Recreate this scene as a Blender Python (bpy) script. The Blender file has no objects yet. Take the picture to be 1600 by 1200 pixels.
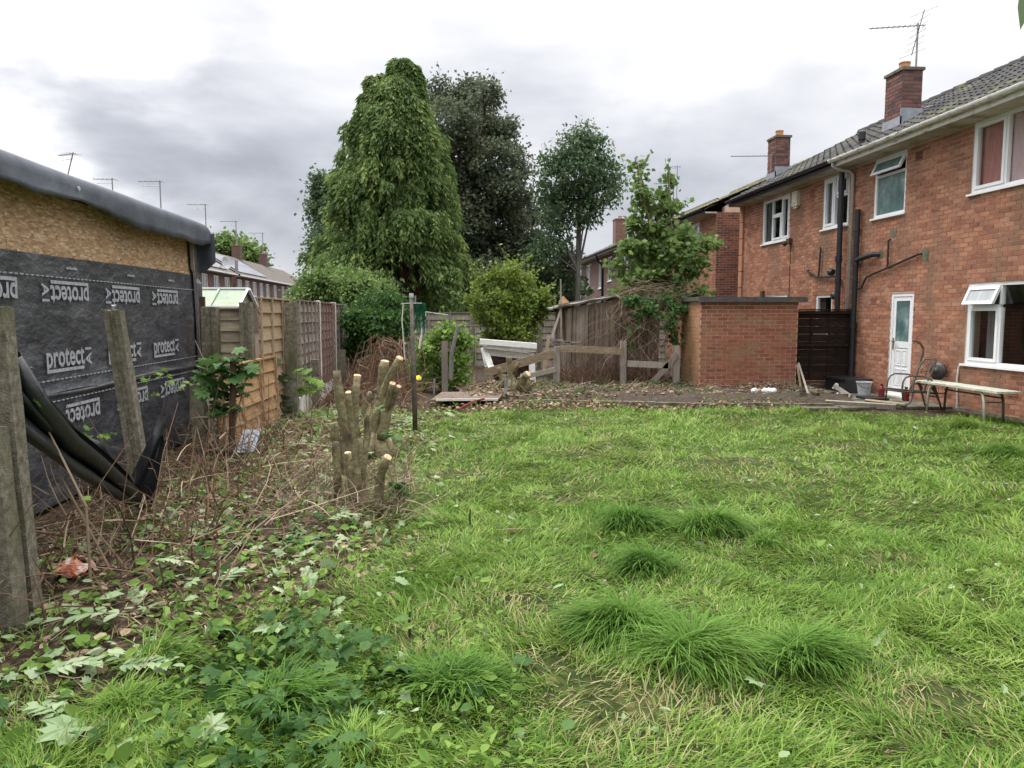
import bpy, math, random
import numpy as np
from mathutils import Vector, Matrix

rnd = random.Random(7)
rng = np.random.default_rng(11)
S = bpy.context.scene
COL = S.collection
R = math.radians

# ------------------------------------------------------------------ camera
FPX = 1180.0; YAW = R(4.85); PIT = R(5.3); CH = 1.6
cam_d = bpy.data.cameras.new('camera'); cam = bpy.data.objects.new('camera', cam_d); COL.objects.link(cam)
cam.location = (0, 0, CH); cam.rotation_euler = (math.pi/2 - PIT, 0, -YAW)
cam_d.sensor_width = 36; cam_d.lens = 36*FPX/1600; cam_d.clip_end = 1500; cam_d.clip_start = 0.05
S.camera = cam

# ------------------------------------------------------------------ world
W = bpy.data.worlds.new('World'); S.world = W; W.use_nodes = True
nt = W.node_tree; nt.nodes.clear()
def wn(t, **k):
    n = nt.nodes.new(t)
    for a, b in k.items(): setattr(n, a, b)
    return n
def wmath(op, a, b=None, clamp=False):
    n = wn('ShaderNodeMath', operation=op); n.use_clamp = clamp
    for i, x in enumerate((a, b)):
        if x is None: continue
        if isinstance(x, (int, float)): n.inputs[i].default_value = x
        else: nt.links.new(x, n.inputs[i])
    return n.outputs[0]
SUN_EL, SUN_AZ = R(56), R(-40)          # azimuth measured from +Y towards +X
sky = wn('ShaderNodeTexSky', sky_type='NISHITA'); sky.sun_disc = False
sky.sun_elevation = SUN_EL; sky.sun_rotation = SUN_AZ
bg1 = wn('ShaderNodeBackground'); nt.links.new(sky.outputs[0], bg1.inputs[0]); bg1.inputs[1].default_value = 0.1
tc = wn('ShaderNodeTexCoord'); sx = wn('ShaderNodeSeparateXYZ'); nt.links.new(tc.outputs['Generated'], sx.inputs[0])
el = wmath('ARCSINE', sx.outputs[2]); az = wmath('ARCTAN2', sx.outputs[0], sx.outputs[1])
sc_ = wn('ShaderNodeCombineXYZ')
nt.links.new(sx.outputs[0], sc_.inputs[0]); nt.links.new(sx.outputs[1], sc_.inputs[1]); nt.links.new(wmath('MULTIPLY', sx.outputs[2], 2.6), sc_.inputs[2])
nz = wn('ShaderNodeTexNoise'); nz.inputs['Scale'].default_value = 3.2; nz.inputs['Detail'].default_value = 7; nz.inputs['Roughness'].default_value = .52
nz.inputs['Distortion'].default_value = .35
nt.links.new(sc_.outputs[0], nz.inputs['Vector'])
nw = wn('ShaderNodeTexNoise'); nw.inputs['Scale'].default_value = 4.2; nw.inputs['Detail'].default_value = 8; nt.links.new(sc_.outputs[0], nw.inputs['Vector'])
nws = wn('ShaderNodeSeparateColor'); nt.links.new(nw.outputs['Color'], nws.inputs[0])
azw = wmath('ADD', az, wmath('MULTIPLY', wmath('SUBTRACT', nws.outputs[0], .5), R(60))); elw = wmath('ADD', el, wmath('MULTIPLY', wmath('SUBTRACT', nws.outputs[1], .5), R(22)))
def blob(a0, e0, ra, re):
    da = wmath('DIVIDE', wmath('SUBTRACT', azw, a0), ra); de = wmath('DIVIDE', wmath('SUBTRACT', elw, e0), re)
    r2 = wmath('ADD', wmath('MULTIPLY', da, da), wmath('MULTIPLY', de, de))
    return wmath('POWER', 2.718, wmath('MULTIPLY', r2, -1.0))
elp = wmath('MAXIMUM', el, 0.0)
# overcast sky: luminance rises from the horizon to the zenith
se = wmath('SINE', elp)
grad = wmath('ADD', wmath('ADD', 0.385, wmath('MULTIPLY', se, 0.60)), wmath('MULTIPLY', wmath('POWER', se, 4.0), 2.5))
cl = wmath('SUBTRACT', nz.outputs[0], 0.5)
grad = wmath('ADD', grad, wmath('MULTIPLY', cl, 0.50))
dark = wmath('MULTIPLY', blob(R(-13), R(12.5), R(17), R(5.5)), -0.17)
dark2 = wmath('MULTIPLY', blob(R(15), R(12), R(13), R(4)), -0.07)
lite = wmath('MULTIPLY', blob(R(17), R(21), R(16), R(5)), 0.12)
lite2 = wmath('MULTIPLY', blob(R(-33), R(14), R(9), R(8)), 0.32)
for b in (dark, dark2, lite, lite2): grad = wmath('ADD', grad, b)
grad = wmath('MAXIMUM', grad, 0.27)
ramp = wn('ShaderNodeValToRGB'); nt.links.new(wmath('SUBTRACT', grad, 0.0), ramp.inputs[0])
ramp.color_ramp.elements[0].position = .27; ramp.color_ramp.elements[0].color = (.955, .985, 1.11, 1)
ramp.color_ramp.elements[1].position = .66; ramp.color_ramp.elements[1].color = (1, 1.0, 1.0, 1)
bg2 = wn('ShaderNodeBackground'); nt.links.new(ramp.outputs[0], bg2.inputs[0]); nt.links.new(grad, bg2.inputs[1])
mx = wn('ShaderNodeMixShader'); mx.inputs[0].default_value = .95
nt.links.new(bg1.outputs[0], mx.inputs[1]); nt.links.new(bg2.outputs[0], mx.inputs[2])
wo = wn('ShaderNodeOutputWorld'); nt.links.new(mx.outputs[0], wo.inputs[0])

sd = bpy.data.lights.new('sun', 'SUN'); sun = bpy.data.objects.new('sun', sd); COL.objects.link(sun)
sd.energy = 1.5; sd.angle = R(14); sd.color = (1, .96, .9)
sv = Vector((math.sin(SUN_AZ)*math.cos(SUN_EL), math.cos(SUN_AZ)*math.cos(SUN_EL), math.sin(SUN_EL)))
sun.rotation_euler = sv.to_track_quat('Z', 'Y').to_euler(); sun.location = (0, 0, 30)
S.view_settings.view_transform = 'Standard'; S.view_settings.look = 'None'
S.view_settings.exposure = 0.78; S.view_settings.gamma = 1; S.view_settings.use_curve_mapping = False
S.render.engine = 'CYCLES'
try: S.cycles.transparent_max_bounces = 12
except Exception: pass

# ------------------------------------------------------------------ survey: a sight line from the tripod to a known plane
def ray(u, v):
    x = (u-800)/FPX; z = -(v-600)/FPX; c, s = math.cos(PIT), math.sin(PIT)
    y2 = c + z*s; z2 = -s + z*c; cy, sy = math.cos(YAW), math.sin(YAW)
    return Vector((x*cy + y2*sy, -x*sy + y2*cy, z2))
def ax(u, v, X): r = ray(u, v); t = X/r.x; return Vector((X, r.y*t, CH + r.z*t))
def ay(u, v, Y): r = ray(u, v); t = Y/r.y; return Vector((r.x*t, Y, CH + r.z*t))
def agd(u, v, Z=0.0): r = ray(u, v); t = (Z-CH)/r.z; return Vector((r.x*t, r.y*t, Z))

# ------------------------------------------------------------------ noise for geometry
_LAT = np.random.default_rng(3).random((256, 256))
def vnoise(x, y):
    x = np.asarray(x, float); y = np.asarray(y, float)
    xi = np.floor(x).astype(int); yi = np.floor(y).astype(int); fx = x-xi; fy = y-yi
    fx = fx*fx*(3-2*fx); fy = fy*fy*(3-2*fy)
    g = lambda a, b: _LAT[a % 256, b % 256]
    return (g(xi, yi)*(1-fx)+g(xi+1, yi)*fx)*(1-fy) + (g(xi, yi+1)*(1-fx)+g(xi+1, yi+1)*fx)*fy
def fbm(x, y, o=4):
    s = 0; a = .5; t = 0
    for k in range(o):
        s = s + a*vnoise(np.asarray(x)*2**k + 17*k, np.asarray(y)*2**k + 31*k); t += a; a *= .5
    return s/t

# ------------------------------------------------------------------ materials
M = {}
def mat(name, cols, scale=6, detail=4, rough=.8, bump=.0, bscale=None, stretch=(1, 1, 1), tint=0.0, spec=.3,
        metallic=0, trans=0, stain=None, kind='noise', coat=0, bdist=.02):
    """cols: ramp stops [(pos, rgb)]; the ramp is driven by noise in metres, or by each piece's own random value (tint)."""
    m = bpy.data.materials.new(name); m.use_nodes = True; n = m.node_tree; L = n.links; n.nodes.clear()
    out = n.nodes.new('ShaderNodeOutputMaterial'); p = n.nodes.new('ShaderNodeBsdfPrincipled'); L.new(p.outputs[0], out.inputs[0])
    p.inputs['Roughness'].default_value = rough; p.inputs['Metallic'].default_value = metallic
    p.inputs['Specular IOR Level'].default_value = spec
    if coat: p.inputs['Coat Weight'].default_value = coat; p.inputs['Coat Roughness'].default_value = .25
    g = n.nodes.new('ShaderNodeNewGeometry'); mp = n.nodes.new('ShaderNodeMapping'); mp.inputs['Scale'].default_value = stretch
    L.new(g.outputs['Position'], mp.inputs['Vector'])
    if kind == 'voronoi':
        t = n.nodes.new('ShaderNodeTexVoronoi'); t.inputs['Scale'].default_value = scale; fac = None
        sepc = n.nodes.new('ShaderNodeSeparateColor'); L.new(mp.outputs[0], t.inputs['Vector']); L.new(t.outputs['Color'], sepc.inputs[0]); fac = sepc.outputs[0]
    else:
        t = n.nodes.new('ShaderNodeTexNoise'); t.inputs['Scale'].default_value = scale; t.inputs['Detail'].default_value = detail
        t.inputs['Roughness'].default_value = .65
        L.new(mp.outputs[0], t.inputs['Vector']); fac = t.outputs[0]
        mr = n.nodes.new('ShaderNodeMapRange'); mr.inputs[1].default_value = .28; mr.inputs[2].default_value = .72; L.new(fac, mr.inputs[0]); fac = mr.outputs[0]
    if tint > 0:
        oi = n.nodes.new('ShaderNodeObjectInfo'); at = n.nodes.new('ShaderNodeAttribute'); at.attribute_name = 'tint'
        ad = n.nodes.new('ShaderNodeMath'); ad.operation = 'ADD'; L.new(oi.outputs['Random'], ad.inputs[0]); L.new(at.outputs['Fac'], ad.inputs[1])
        fr = n.nodes.new('ShaderNodeMath'); fr.operation = 'FRACT'; L.new(ad.outputs[0], fr.inputs[0])
        mm = n.nodes.new('ShaderNodeMix'); mm.inputs[0].default_value = tint; L.new(fac, mm.inputs[2]); L.new(fr.outputs[0], mm.inputs[3]); fac = mm.outputs[0]
    cr = n.nodes.new('ShaderNodeValToRGB'); L.new(fac, cr.inputs[0])
    e = cr.color_ramp.elements
    while len(e) < len(cols): e.new(.5)
    for i, (q, c) in enumerate(cols): e[i].position = q; e[i].color = (*c, 1)
    colo = cr.outputs[0]
    if stain:
        sc, col, lo, hi, st = stain
        s1 = n.nodes.new('ShaderNodeTexNoise'); s1.inputs['Scale'].default_value = sc; s1.inputs['Detail'].default_value = 5
        m2 = n.nodes.new('ShaderNodeMapping'); m2.inputs['Scale'].default_value = st; L.new(g.outputs['Position'], m2.inputs[0]); L.new(m2.outputs[0], s1.inputs['Vector'])
        m3 = n.nodes.new('ShaderNodeMapRange'); m3.inputs[1].default_value = lo; m3.inputs[2].default_value = hi; L.new(s1.outputs[0], m3.inputs[0])
        mc = n.nodes.new('ShaderNodeMix'); mc.data_type = 'RGBA'; L.new(m3.outputs[0], mc.inputs[0]); L.new(colo, mc.inputs[6]); mc.inputs[7].default_value = (*col, 1); colo = mc.outputs[2]
    L.new(colo, p.inputs['Base Color'])
    if bump:
        b = n.nodes.new('ShaderNodeBump'); b.inputs['Strength'].default_value = bump; b.inputs['Distance'].default_value = bdist
        t2 = n.nodes.new('ShaderNodeTexNoise'); t2.inputs['Scale'].default_value = bscale or scale*3; t2.inputs['Detail'].default_value = 5
        L.new(mp.outputs[0], t2.inputs['Vector']); L.new(t2.outputs[0], b.inputs['Height']); L.new(b.outputs[0], p.inputs['Normal'])
    if trans:
        tr = n.nodes.new('ShaderNodeBsdfTranslucent'); L.new(colo, tr.inputs[0]); ms = n.nodes.new('ShaderNodeMixShader'); ms.inputs[0].default_value = trans
        L.new(p.outputs[0], ms.inputs[1]); L.new(tr.outputs[0], ms.inputs[2]); L.new(ms.outputs[0], out.inputs[0])
    M[name] = m; return m
def c3(a, b, c): return (a, b, c)
mat('brick', [(0, (.13, .062, .045)), (.2, (.24, .104, .068)), (.5, (.33, .150, .095)), (.8, (.43, .22, .140)), (1, (.17, .078, .058))], scale=3.0, tint=.55, bump=.5, bscale=60, bdist=.004,
    stain=(1.1, (.20, .125, .085), .48, .72, (1.6, 1.6, .4)), rough=.9, spec=.15)
mat('brick_shed', [(0, (.14, .055, .04)), (.3, (.23, .088, .058)), (.7, (.32, .13, .08)), (1, (.19, .075, .055))], scale=4, tint=.6, bump=.5, bscale=60, bdist=.004,
    stain=(2.0, (.26, .18, .10), .48, .72, (1, 1, 1.5)), rough=.9, spec=.15)
mat('brick_painted', [(0, (.34, .15, .085)), (.5, (.44, .22, .12)), (1, (.40, .27, .15))], scale=2.5, bump=.4, bscale=50, rough=.9, stain=(2.6, (.20, .19, .075), .48, .72, (1, 1, .6)))
mat('brick_dark', [(0, (.055, .04, .038)), (.35, (.13, .06, .045)), (.75, (.20, .085, .06)), (1, (.28, .11, .07))], scale=4, tint=.7, bump=.4, bscale=60, rough=.9, bdist=.004)
mat('brick_sooty', [(0, (.05, .04, .045)), (.5, (.15, .08, .07)), (1, (.28, .13, .10))], scale=3, tint=.6, bump=.4, bscale=60, rough=.9, bdist=.004)
mat('mortar', [(0, (.44, .31, .24)), (.6, (.56, .42, .34)), (1, (.62, .50, .42))], scale=2, bump=.4, bscale=80, rough=.95, stain=(1.3, (.44, .27, .19), .5, .72, (1, 1, 1)), bdist=.004)
mat('mortar_dark', [(0, (.14, .11, .10)), (1, (.30, .24, .21))], scale=4, rough=.95)
mat('concrete', [(0, (.07, .06, .044)), (.45, (.15, .135, .10)), (1, (.28, .255, .205))], scale=24, detail=7, bump=1.0, bscale=110, rough=.95, stain=(4, (.09, .088, .045), .47, .68, (1, 1, .4)), bdist=.008)
mat('concrete_pale', [(0, (.42, .40, .36)), (.5, (.60, .58, .54)), (1, (.68, .66, .62))], scale=6, bump=.4, bscale=60, rough=.9, stain=(3, (.3, .3, .22), .58, .8, (1, 1, .5)))
mat('soffit', [(0, (.25, .23, .19)), (.5, (.42, .39, .33)), (1, (.52, .49, .42))], scale=2, rough=.9, stain=(3, (.16, .15, .11), .52, .75, (1, 1, 1)))
mat('wood_grey', [(0, (.10, .085, .07)), (.45, (.22, .195, .165)), (1, (.34, .31, .27))], scale=5, stretch=(4, 4, .6), tint=.4, bump=.6, bscale=22, rough=.9, bdist=.006)
mat('wood_shed', [(0, (.07, .05, .04)), (.4, (.18, .135, .11)), (.75, (.27, .22, .19)), (1, (.36, .31, .27))], scale=4, stretch=(6, 6, .5), tint=.55, bump=.7, bscale=22, rough=.92, bdist=.008,
    stain=(1.6, (.11, .10, .05), .5, .75, (1, 1, 1.3)))
mat('wood_rail', [(0, (.14, .10, .065)), (.5, (.28, .22, .15)), (1, (.40, .32, .22))], scale=5, stretch=(1, 4, 5), tint=.4, bump=.6, bscale=20, rough=.9)
mat('wood_fence', [(0, (.13, .10, .085)), (.5, (.24, .20, .175)), (1, (.34, .29, .26))], scale=5, stretch=(2, 1, 6), tint=.45, bump=.5, bscale=20, rough=.92)
mat('wood_fence_brown', [(0, (.12, .075, .06)), (.5, (.22, .15, .125)), (1, (.30, .22, .19))], scale=5, stretch=(2, 1, 6), tint=.45, bump=.5, bscale=20, rough=.92)
mat('wood_orange', [(0, (.21, .115, .055)), (.45, (.35, .205, .10)), (1, (.48, .31, .17))], scale=4, stretch=(1.5, 1, 5), tint=.35, bump=.4, bscale=18, rough=.8)
mat('wood_fresh', [(0, (.27, .19, .12)), (1, (.44, .33, .22))], scale=8, stretch=(2, 1, 4), tint=.3, bump=.3, rough=.8)
mat('wood_lap', [(0, (.16, .13, .09)), (.5, (.30, .255, .185)), (1, (.42, .365, .27))], scale=4, stretch=(1, 1, 6), tint=.35, bump=.5, bscale=20, rough=.9)
mat('wood_black', [(0, (.012, .009, .008)), (.6, (.028, .019, .015)), (1, (.05, .032, .024))], scale=4, stretch=(1, 1, 5), tint=.3, bump=.4, bscale=20, rough=.85, spec=.15)
mat('wood_brown_dark', [(0, (.05, .032, .022)), (1, (.12, .075, .05))], scale=6, stretch=(3, 3, 1), bump=.4, rough=.9)
mat('upvc', [(0, (.74, .75, .78)), (1, (.82, .83, .85))], scale=2, rough=.35, spec=.5)
mat('white_paint', [(0, (.52, .50, .46)), (.35, (.74, .73, .70)), (1, (.82, .81, .79))], scale=9, rough=.6, bump=.2, stain=(7, (.28, .26, .22), .6, .78, (1, 1, 1)))
mat('white_gutter', [(0, (.45, .44, .41)), (.4, (.66, .65, .62)), (1, (.74, .73, .70))], scale=7, rough=.5, stain=(6, (.16, .15, .12), .56, .7, (1, .5, 3)))
mat('black_pvc', [(0, (.012, .013, .018)), (1, (.022, .024, .03))], scale=3, rough=.35, spec=.5)
mat('grey_pipe', [(0, (.30, .29, .27)), (1, (.42, .40, .37))], scale=8, rough=.6)
mat('lead', [(0, (.22, .24, .28)), (1, (.36, .38, .43))], scale=8, rough=.55, bump=.3)
mat('terracotta', [(0, (.38, .18, .09)), (1, (.50, .27, .14))], scale=10, rough=.85)
mat('tile', [(0, (.026, .025, .027)), (.5, (.046, .045, .046)), (1, (.078, .074, .072))], scale=2, tint=.6, bump=.5, bscale=50, rough=.85, bdist=.006, stain=(1.6, (.12, .12, .055), .53, .72, (1, 1, 1)))
mat('tile_mossy', [(0, (.06, .055, .045)), (.5, (.11, .10, .08)), (1, (.16, .145, .11))], scale=2, tint=.5, bump=.6, bscale=40, rough=.9, stain=(1.2, (.17, .165, .055), .38, .62, (1, 1, 1)))
mat('tile_far', [(0, (.075, .065, .058)), (1, (.15, .13, .11))], scale=2, stretch=(1, 3, 1), tint=.3, rough=.9)
mat('metal_grey', [(0, (.20, .20, .21)), (1, (.36, .36, .37))], scale=10, rough=.5, metallic=.6)
mat('metal_rusty', [(0, (.06, .045, .035)), (.5, (.12, .11, .10)), (1, (.22, .17, .13))], scale=12, rough=.7, metallic=.3)
mat('metal_black', [(0, (.025, .024, .024)), (1, (.06, .055, .05))], scale=12, rough=.45, metallic=.2)
mat('table_top', [(0, (.30, .28, .20)), (.5, (.46, .48, .41)), (1, (.56, .59, .53))], scale=7, rough=.6)
mat('solar', [(0, (.10, .12, .17)), (1, (.15, .17, .22))], scale=2, rough=.2, spec=.8, coat=1)
mat('membrane', [(0, (.030, .032, .039)), (.5, (.055, .058, .068)), (1, (.11, .114, .128))], scale=2.2, stretch=(1, 1, 1.8), rough=.42, spec=.5, bump=.7, bscale=5, bdist=.06)
mat('membrane_lap', [(0, (.06, .06, .065)), (1, (.15, .15, .16))], scale=6, rough=.32, spec=.6, bump=.4, bscale=10, bdist=.03)
mat('print', [(0, (.20, .205, .235)), (.45, (.34, .35, .39)), (1, (.44, .45, .49))], scale=30, rough=.7)
mat('rubber', [(0, (.055, .065, .085)), (.5, (.085, .097, .122)), (1, (.12, .133, .16))], scale=3, rough=.5, spec=.4, bump=.25, bscale=5, bdist=.04)
mat('black_sheet', [(0, (.010, .011, .013)), (1, (.022, .023, .026))], scale=5, rough=.32, spec=.5, bump=.4, bscale=12, bdist=.02)
mat('osb', [(0, (.24, .145, .085)), (.3, (.37, .235, .14)), (.7, (.49, .335, .215)), (1, (.63, .48, .34))], kind='voronoi', scale=26, stretch=(1, .6, 2.4), rough=.8, bump=.3, bscale=60, stain=(30, (.40, .25, .12), .5, .62, (1, .6, 2)))
mat('greenhouse_green', [(0, (.15, .20, .14)), (.5, (.21, .27, .20)), (1, (.28, .33, .26))], scale=3, rough=.6, stain=(3, (.20, .22, .11), .5, .7, (1, 1, 1)))
mat('soil', [(0, (.022, .016, .012)), (.5, (.05, .036, .026)), (1, (.10, .075, .05))], scale=14, detail=8, bump=1, bscale=40, rough=.95)
mat('litter', [(0, (.07, .042, .025)), (.35, (.16, .105, .065)), (.7, (.28, .205, .13)), (1, (.44, .36, .24))], tint=.85, rough=.85, trans=.15)
mat('twig', [(0, (.09, .06, .04)), (.4, (.20, .145, .095)), (.8, (.36, .28, .20)), (1, (.55, .46, .36))], scale=9, tint=.7, rough=.85)
mat('twig_red', [(0, (.06, .032, .02)), (.5, (.14, .08, .05)), (1, (.28, .18, .11))], scale=9, tint=.7, rough=.85)
mat('bark_green', [(0, (.10, .085, .045)), (.5, (.185, .16, .085)), (1, (.30, .265, .16))], scale=22, stretch=(1, 1, 1.6), bump=.9, bscale=45, rough=.88, stain=(9, (.085, .065, .04), .48, .66, (1, 1, .7)), bdist=.01)
mat('bark_dark', [(0, (.025, .018, .014)), (1, (.09, .07, .055))], scale=7, stretch=(3, 3, .7), bump=.8, rough=.9)
mat('bark_red', [(0, (.05, .025, .016)), (1, (.16, .085, .055))], scale=5, stretch=(4, 4, .5), bump=.9, rough=.9)
mat('bark_grey', [(0, (.10, .095, .085)), (1, (.22, .21, .19))], scale=8, stretch=(3, 3, .8), bump=.5, rough=.85)
mat('cut_wood', [(0, (.34, .19, .10)), (.5, (.50, .34, .21)), (1, (.60, .46, .32))], scale=30, rough=.8)
def leafm(n, a, b, c, tr=.3, rough=.55, d=None):
    cols = [(0, a), (.5, b), (.9, c)] + ([(1, d)] if d else [])
    mat(n, cols, scale=1.3, tint=.6, rough=max(rough, .6), trans=tr, spec=.16)
leafm('leaf_conifer', (.06, .11, .038), (.165, .245, .078), (.35, .43, .14), .36, .6)
leafm('leaf_conifer_light', (.06, .11, .03), (.12, .19, .045), (.19, .25, .07), .25)
leafm('leaf_copper', (.06, .085, .055), (.12, .15, .092), (.21, .22, .14), .34, .6)
leafm('leaf_dark', (.028, .048, .024), (.055, .085, .040), (.10, .14, .065), .25)
leafm('leaf_ash', (.055, .10, .052), (.105, .165, .085), (.18, .25, .125), .34)
leafm('leaf_yellow', (.08, .135, .022), (.155, .225, .04), (.28, .34, .07), .35)
leafm('leaf_sapling', (.07, .13, .04), (.14, .22, .065), (.25, .33, .11), .35, .5, (.34, .13, .06))
leafm('leaf_ivy', (.03, .07, .02), (.06, .13, .035), (.11, .20, .05), .3, .45)
leafm('leaf_bright', (.09, .17, .03), (.15, .26, .05), (.24, .34, .08), .35, .45)
leafm('leaf_pale', (.16, .25, .12), (.27, .36, .19), (.42, .48, .31), .3, .5)
leafm('leaf_deep', (.03, .075, .022), (.06, .13, .035), (.11, .20, .06), .3, .4)
leafm('grass', (.045, .112, .015), (.135, .245, .035), (.31, .41, .10), .35, .5)
leafm('grass_lush', (.045, .115, .016), (.11, .225, .034), (.23, .36, .08), .35, .42)
leafm('grass_dry', (.20, .175, .075), (.34, .31, .14), (.47, .44, .24), .3, .7)
mat('grey_plastic', [(0, (.36, .37, .38)), (1, (.50, .51, .52))], scale=9, rough=.5)
mat('blue_grey_sheet', [(0, (.14, .17, .22)), (1, (.28, .32, .38))], scale=9, rough=.35, bump=.4)
mat('bag_red', [(0, (.42, .07, .05)), (.45, (.52, .20, .11)), (.75, (.55, .50, .46)), (1, (.30, .09, .16))], scale=16, detail=1, rough=.35)
mat('red_plastic', [(0, (.10, .012, .014)), (1, (.20, .03, .032))], scale=10, rough=.4)
mat('pink_plastic', [(0, (.62, .10, .10)), (1, (.78, .25, .22))], scale=10, rough=.5)
mat('cream_plastic', [(0, (.50, .47, .38)), (1, (.66, .63, .54))], scale=8, rough=.5)
mat('brass', [(0, (.40, .27, .10)), (1, (.60, .42, .18))], scale=8, rough=.35, metallic=.8)
mat('green_net', [(0, (.01, .10, .05)), (1, (.03, .22, .12))], scale=30, rough=.6, trans=.3)
mat('rope', [(0, (.40, .40, .38)), (1, (.62, .62, .58))], scale=30, rough=.8)
mat('yellow_flower', [(0, (.75, .60, .02)), (1, (.85, .75, .05))], scale=30, rough=.6)
mat('white_litter', [(0, (.60, .60, .57)), (1, (.80, .80, .78))], scale=20, rough=.7)
mat('flagstone', [(0, (.07, .06, .045)), (.5, (.14, .125, .095)), (1, (.22, .20, .16))], scale=9, tint=.4, bump=.8, rough=.92, stain=(4, (.05, .065, .025), .45, .66, (1, 1, 1)))
mat('interior_shade', [(0, (.02, .02, .022)), (1, (.03, .03, .032))], scale=2, rough=.9)  # near-black, the unlit interior put into the colour
mat('curtain_pink', [(0, (.80, .52, .55)), (1, (.88, .66, .68))], scale=3, stretch=(1, 8, .4), rough=.9)
mat('curtain_red', [(0, (.58, .20, .20)), (1, (.74, .36, .36))], scale=3, stretch=(1, 8, .4), rough=.9)
mat('curtain_grey', [(0, (.10, .10, .11)), (1, (.22, .22, .24))], scale=3, stretch=(1, 12, .3), rough=.9)
mat('curtain_white', [(0, (.30, .32, .34)), (1, (.5, .52, .54))], scale=3, stretch=(1, 10, .3), rough=.9)
mat('frosted_teal', [(0, (.045, .09, .09)), (.45, (.09, .16, .155)), (.75, (.17, .25, .25)), (1, (.36, .44, .46))], scale=3.2, detail=8, rough=.16, spec=.8, bump=.35, bscale=45)
mat('flagroof', [(0, (.045, .045, .05)), (1, (.11, .11, .115))], scale=8, rough=.9, bump=.4, stain=(5, (.10, .11, .05), .55, .7, (1, 1, 1)))
mat('felt', [(0, (.13, .12, .11)), (1, (.27, .25, .22))], scale=7, rough=.95, bump=.5)

def glass():
    m = bpy.data.materials.new('glass'); m.use_nodes = True; n = m.node_tree; L = n.links; n.nodes.clear()
    o = n.nodes.new('ShaderNodeOutputMaterial'); t = n.nodes.new('ShaderNodeBsdfTransparent'); g = n.nodes.new('ShaderNodeBsdfGlossy')
    t.inputs[0].default_value = (.88, .90, .90, 1); g.inputs['Roughness'].default_value = .02
    f = n.nodes.new('ShaderNodeLayerWeight'); f.inputs[0].default_value = .5; pw = n.nodes.new('ShaderNodeMath'); pw.operation = 'POWER'; pw.inputs[1].default_value = 4.0; L.new(f.outputs['Facing'], pw.inputs[0])
    mu = n.nodes.new('ShaderNodeMath'); mu.operation = 'MULTIPLY_ADD'; mu.inputs[1].default_value = .8; mu.inputs[2].default_value = .055; mu.use_clamp = True
    L.new(pw.outputs[0], mu.inputs[0]); x = n.nodes.new('ShaderNodeMixShader'); L.new(mu.outputs[0], x.inputs[0]); L.new(t.outputs[0], x.inputs[1]); L.new(g.outputs[0], x.inputs[2]); L.new(x.outputs[0], o.inputs[0])
    M['glass'] = m
glass()

def brick_tex(name, c1, c2, mo):
    m = bpy.data.materials.new(name); m.use_nodes = True; n = m.node_tree; L = n.links; p = n.nodes['Principled BSDF']
    g = n.nodes.new('ShaderNodeNewGeometry'); s = n.nodes.new('ShaderNodeSeparateXYZ'); L.new(g.outputs['Position'], s.inputs[0])
    a = n.nodes.new('ShaderNodeMath'); a.operation = 'ADD'; L.new(s.outputs[0], a.inputs[0]); L.new(s.outputs[1], a.inputs[1])
    c = n.nodes.new('ShaderNodeCombineXYZ'); L.new(a.outputs[0], c.inputs[0]); L.new(s.outputs[2], c.inputs[1])
    b = n.nodes.new('ShaderNodeTexBrick'); L.new(c.outputs[0], b.inputs['Vector']); b.inputs['Scale'].default_value = 1
    b.inputs['Brick Width'].default_value = .225; b.inputs['Row Height'].default_value = .075; b.inputs['Mortar Size'].default_value = .008
    b.inputs['Color1'].default_value = (*c1, 1); b.inputs['Color2'].default_value = (*c2, 1); b.inputs['Mortar'].default_value = (*mo, 1)
    L.new(b.outputs[0], p.inputs['Base Color']); p.inputs['Roughness'].default_value = .9; M[name] = m
brick_tex('brick_far', (.13, .06, .048), (.20, .09, .068), (.22, .17, .14))
brick_tex('brick_far_dark', (.085, .045, .038), (.14, .065, .052), (.15, .12, .11))

# ground material: soil and leaf litter outside the lawn, matted moss, thatch and soil inside, darkened for the shade between blades
def ground_mat():
    m = bpy.data.materials.new('ground'); m.use_nodes = True; n = m.node_tree; L = n.links; p = n.nodes['Principled BSDF']; p.inputs['Roughness'].default_value = .95
    p.inputs['Specular IOR Level'].default_value = .15
    g = n.nodes.new('ShaderNodeNewGeometry')
    def noise(sc, d=6):
        t = n.nodes.new('ShaderNodeTexNoise'); t.inputs['Scale'].default_value = sc; t.inputs['Detail'].default_value = d; t.inputs['Roughness'].default_value = .7; L.new(g.outputs['Position'], t.inputs['Vector']); return t.outputs[0]
    def ramp(f, st):
        r = n.nodes.new('ShaderNodeValToRGB'); L.new(f, r.inputs[0]); e = r.color_ramp.elements
        while len(e) < len(st): e.new(.5)
        for i, (q, c) in enumerate(st): e[i].position = q; e[i].color = (*c, 1)
        return r.outputs[0]
    soil = ramp(noise(16), [(.3, (.020, .015, .011)), (.5, (.055, .038, .026)), (.62, (.13, .09, .058)), (.75, (.24, .18, .12))])
    lawn = ramp(noise(9), [(.3, (.018, .028, .008)), (.5, (.045, .065, .016)), (.62, (.10, .10, .035)), (.78, (.24, .20, .10))])
    at = n.nodes.new('ShaderNodeAttribute'); at.attribute_name = 'lawn'
    mx = n.nodes.new('ShaderNodeMix'); mx.data_type = 'RGBA'; L.new(at.outputs['Fac'], mx.inputs[0]); L.new(soil, mx.inputs[6]); L.new(lawn, mx.inputs[7])
    L.new(mx.outputs[2], p.inputs['Base Color'])
    b = n.nodes.new('ShaderNodeBump'); b.inputs['Distance'].default_value = .03; L.new(noise(30, 8), b.inputs['Height']); L.new(b.outputs[0], p.inputs['Normal'])
    M['ground'] = m
ground_mat()

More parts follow.
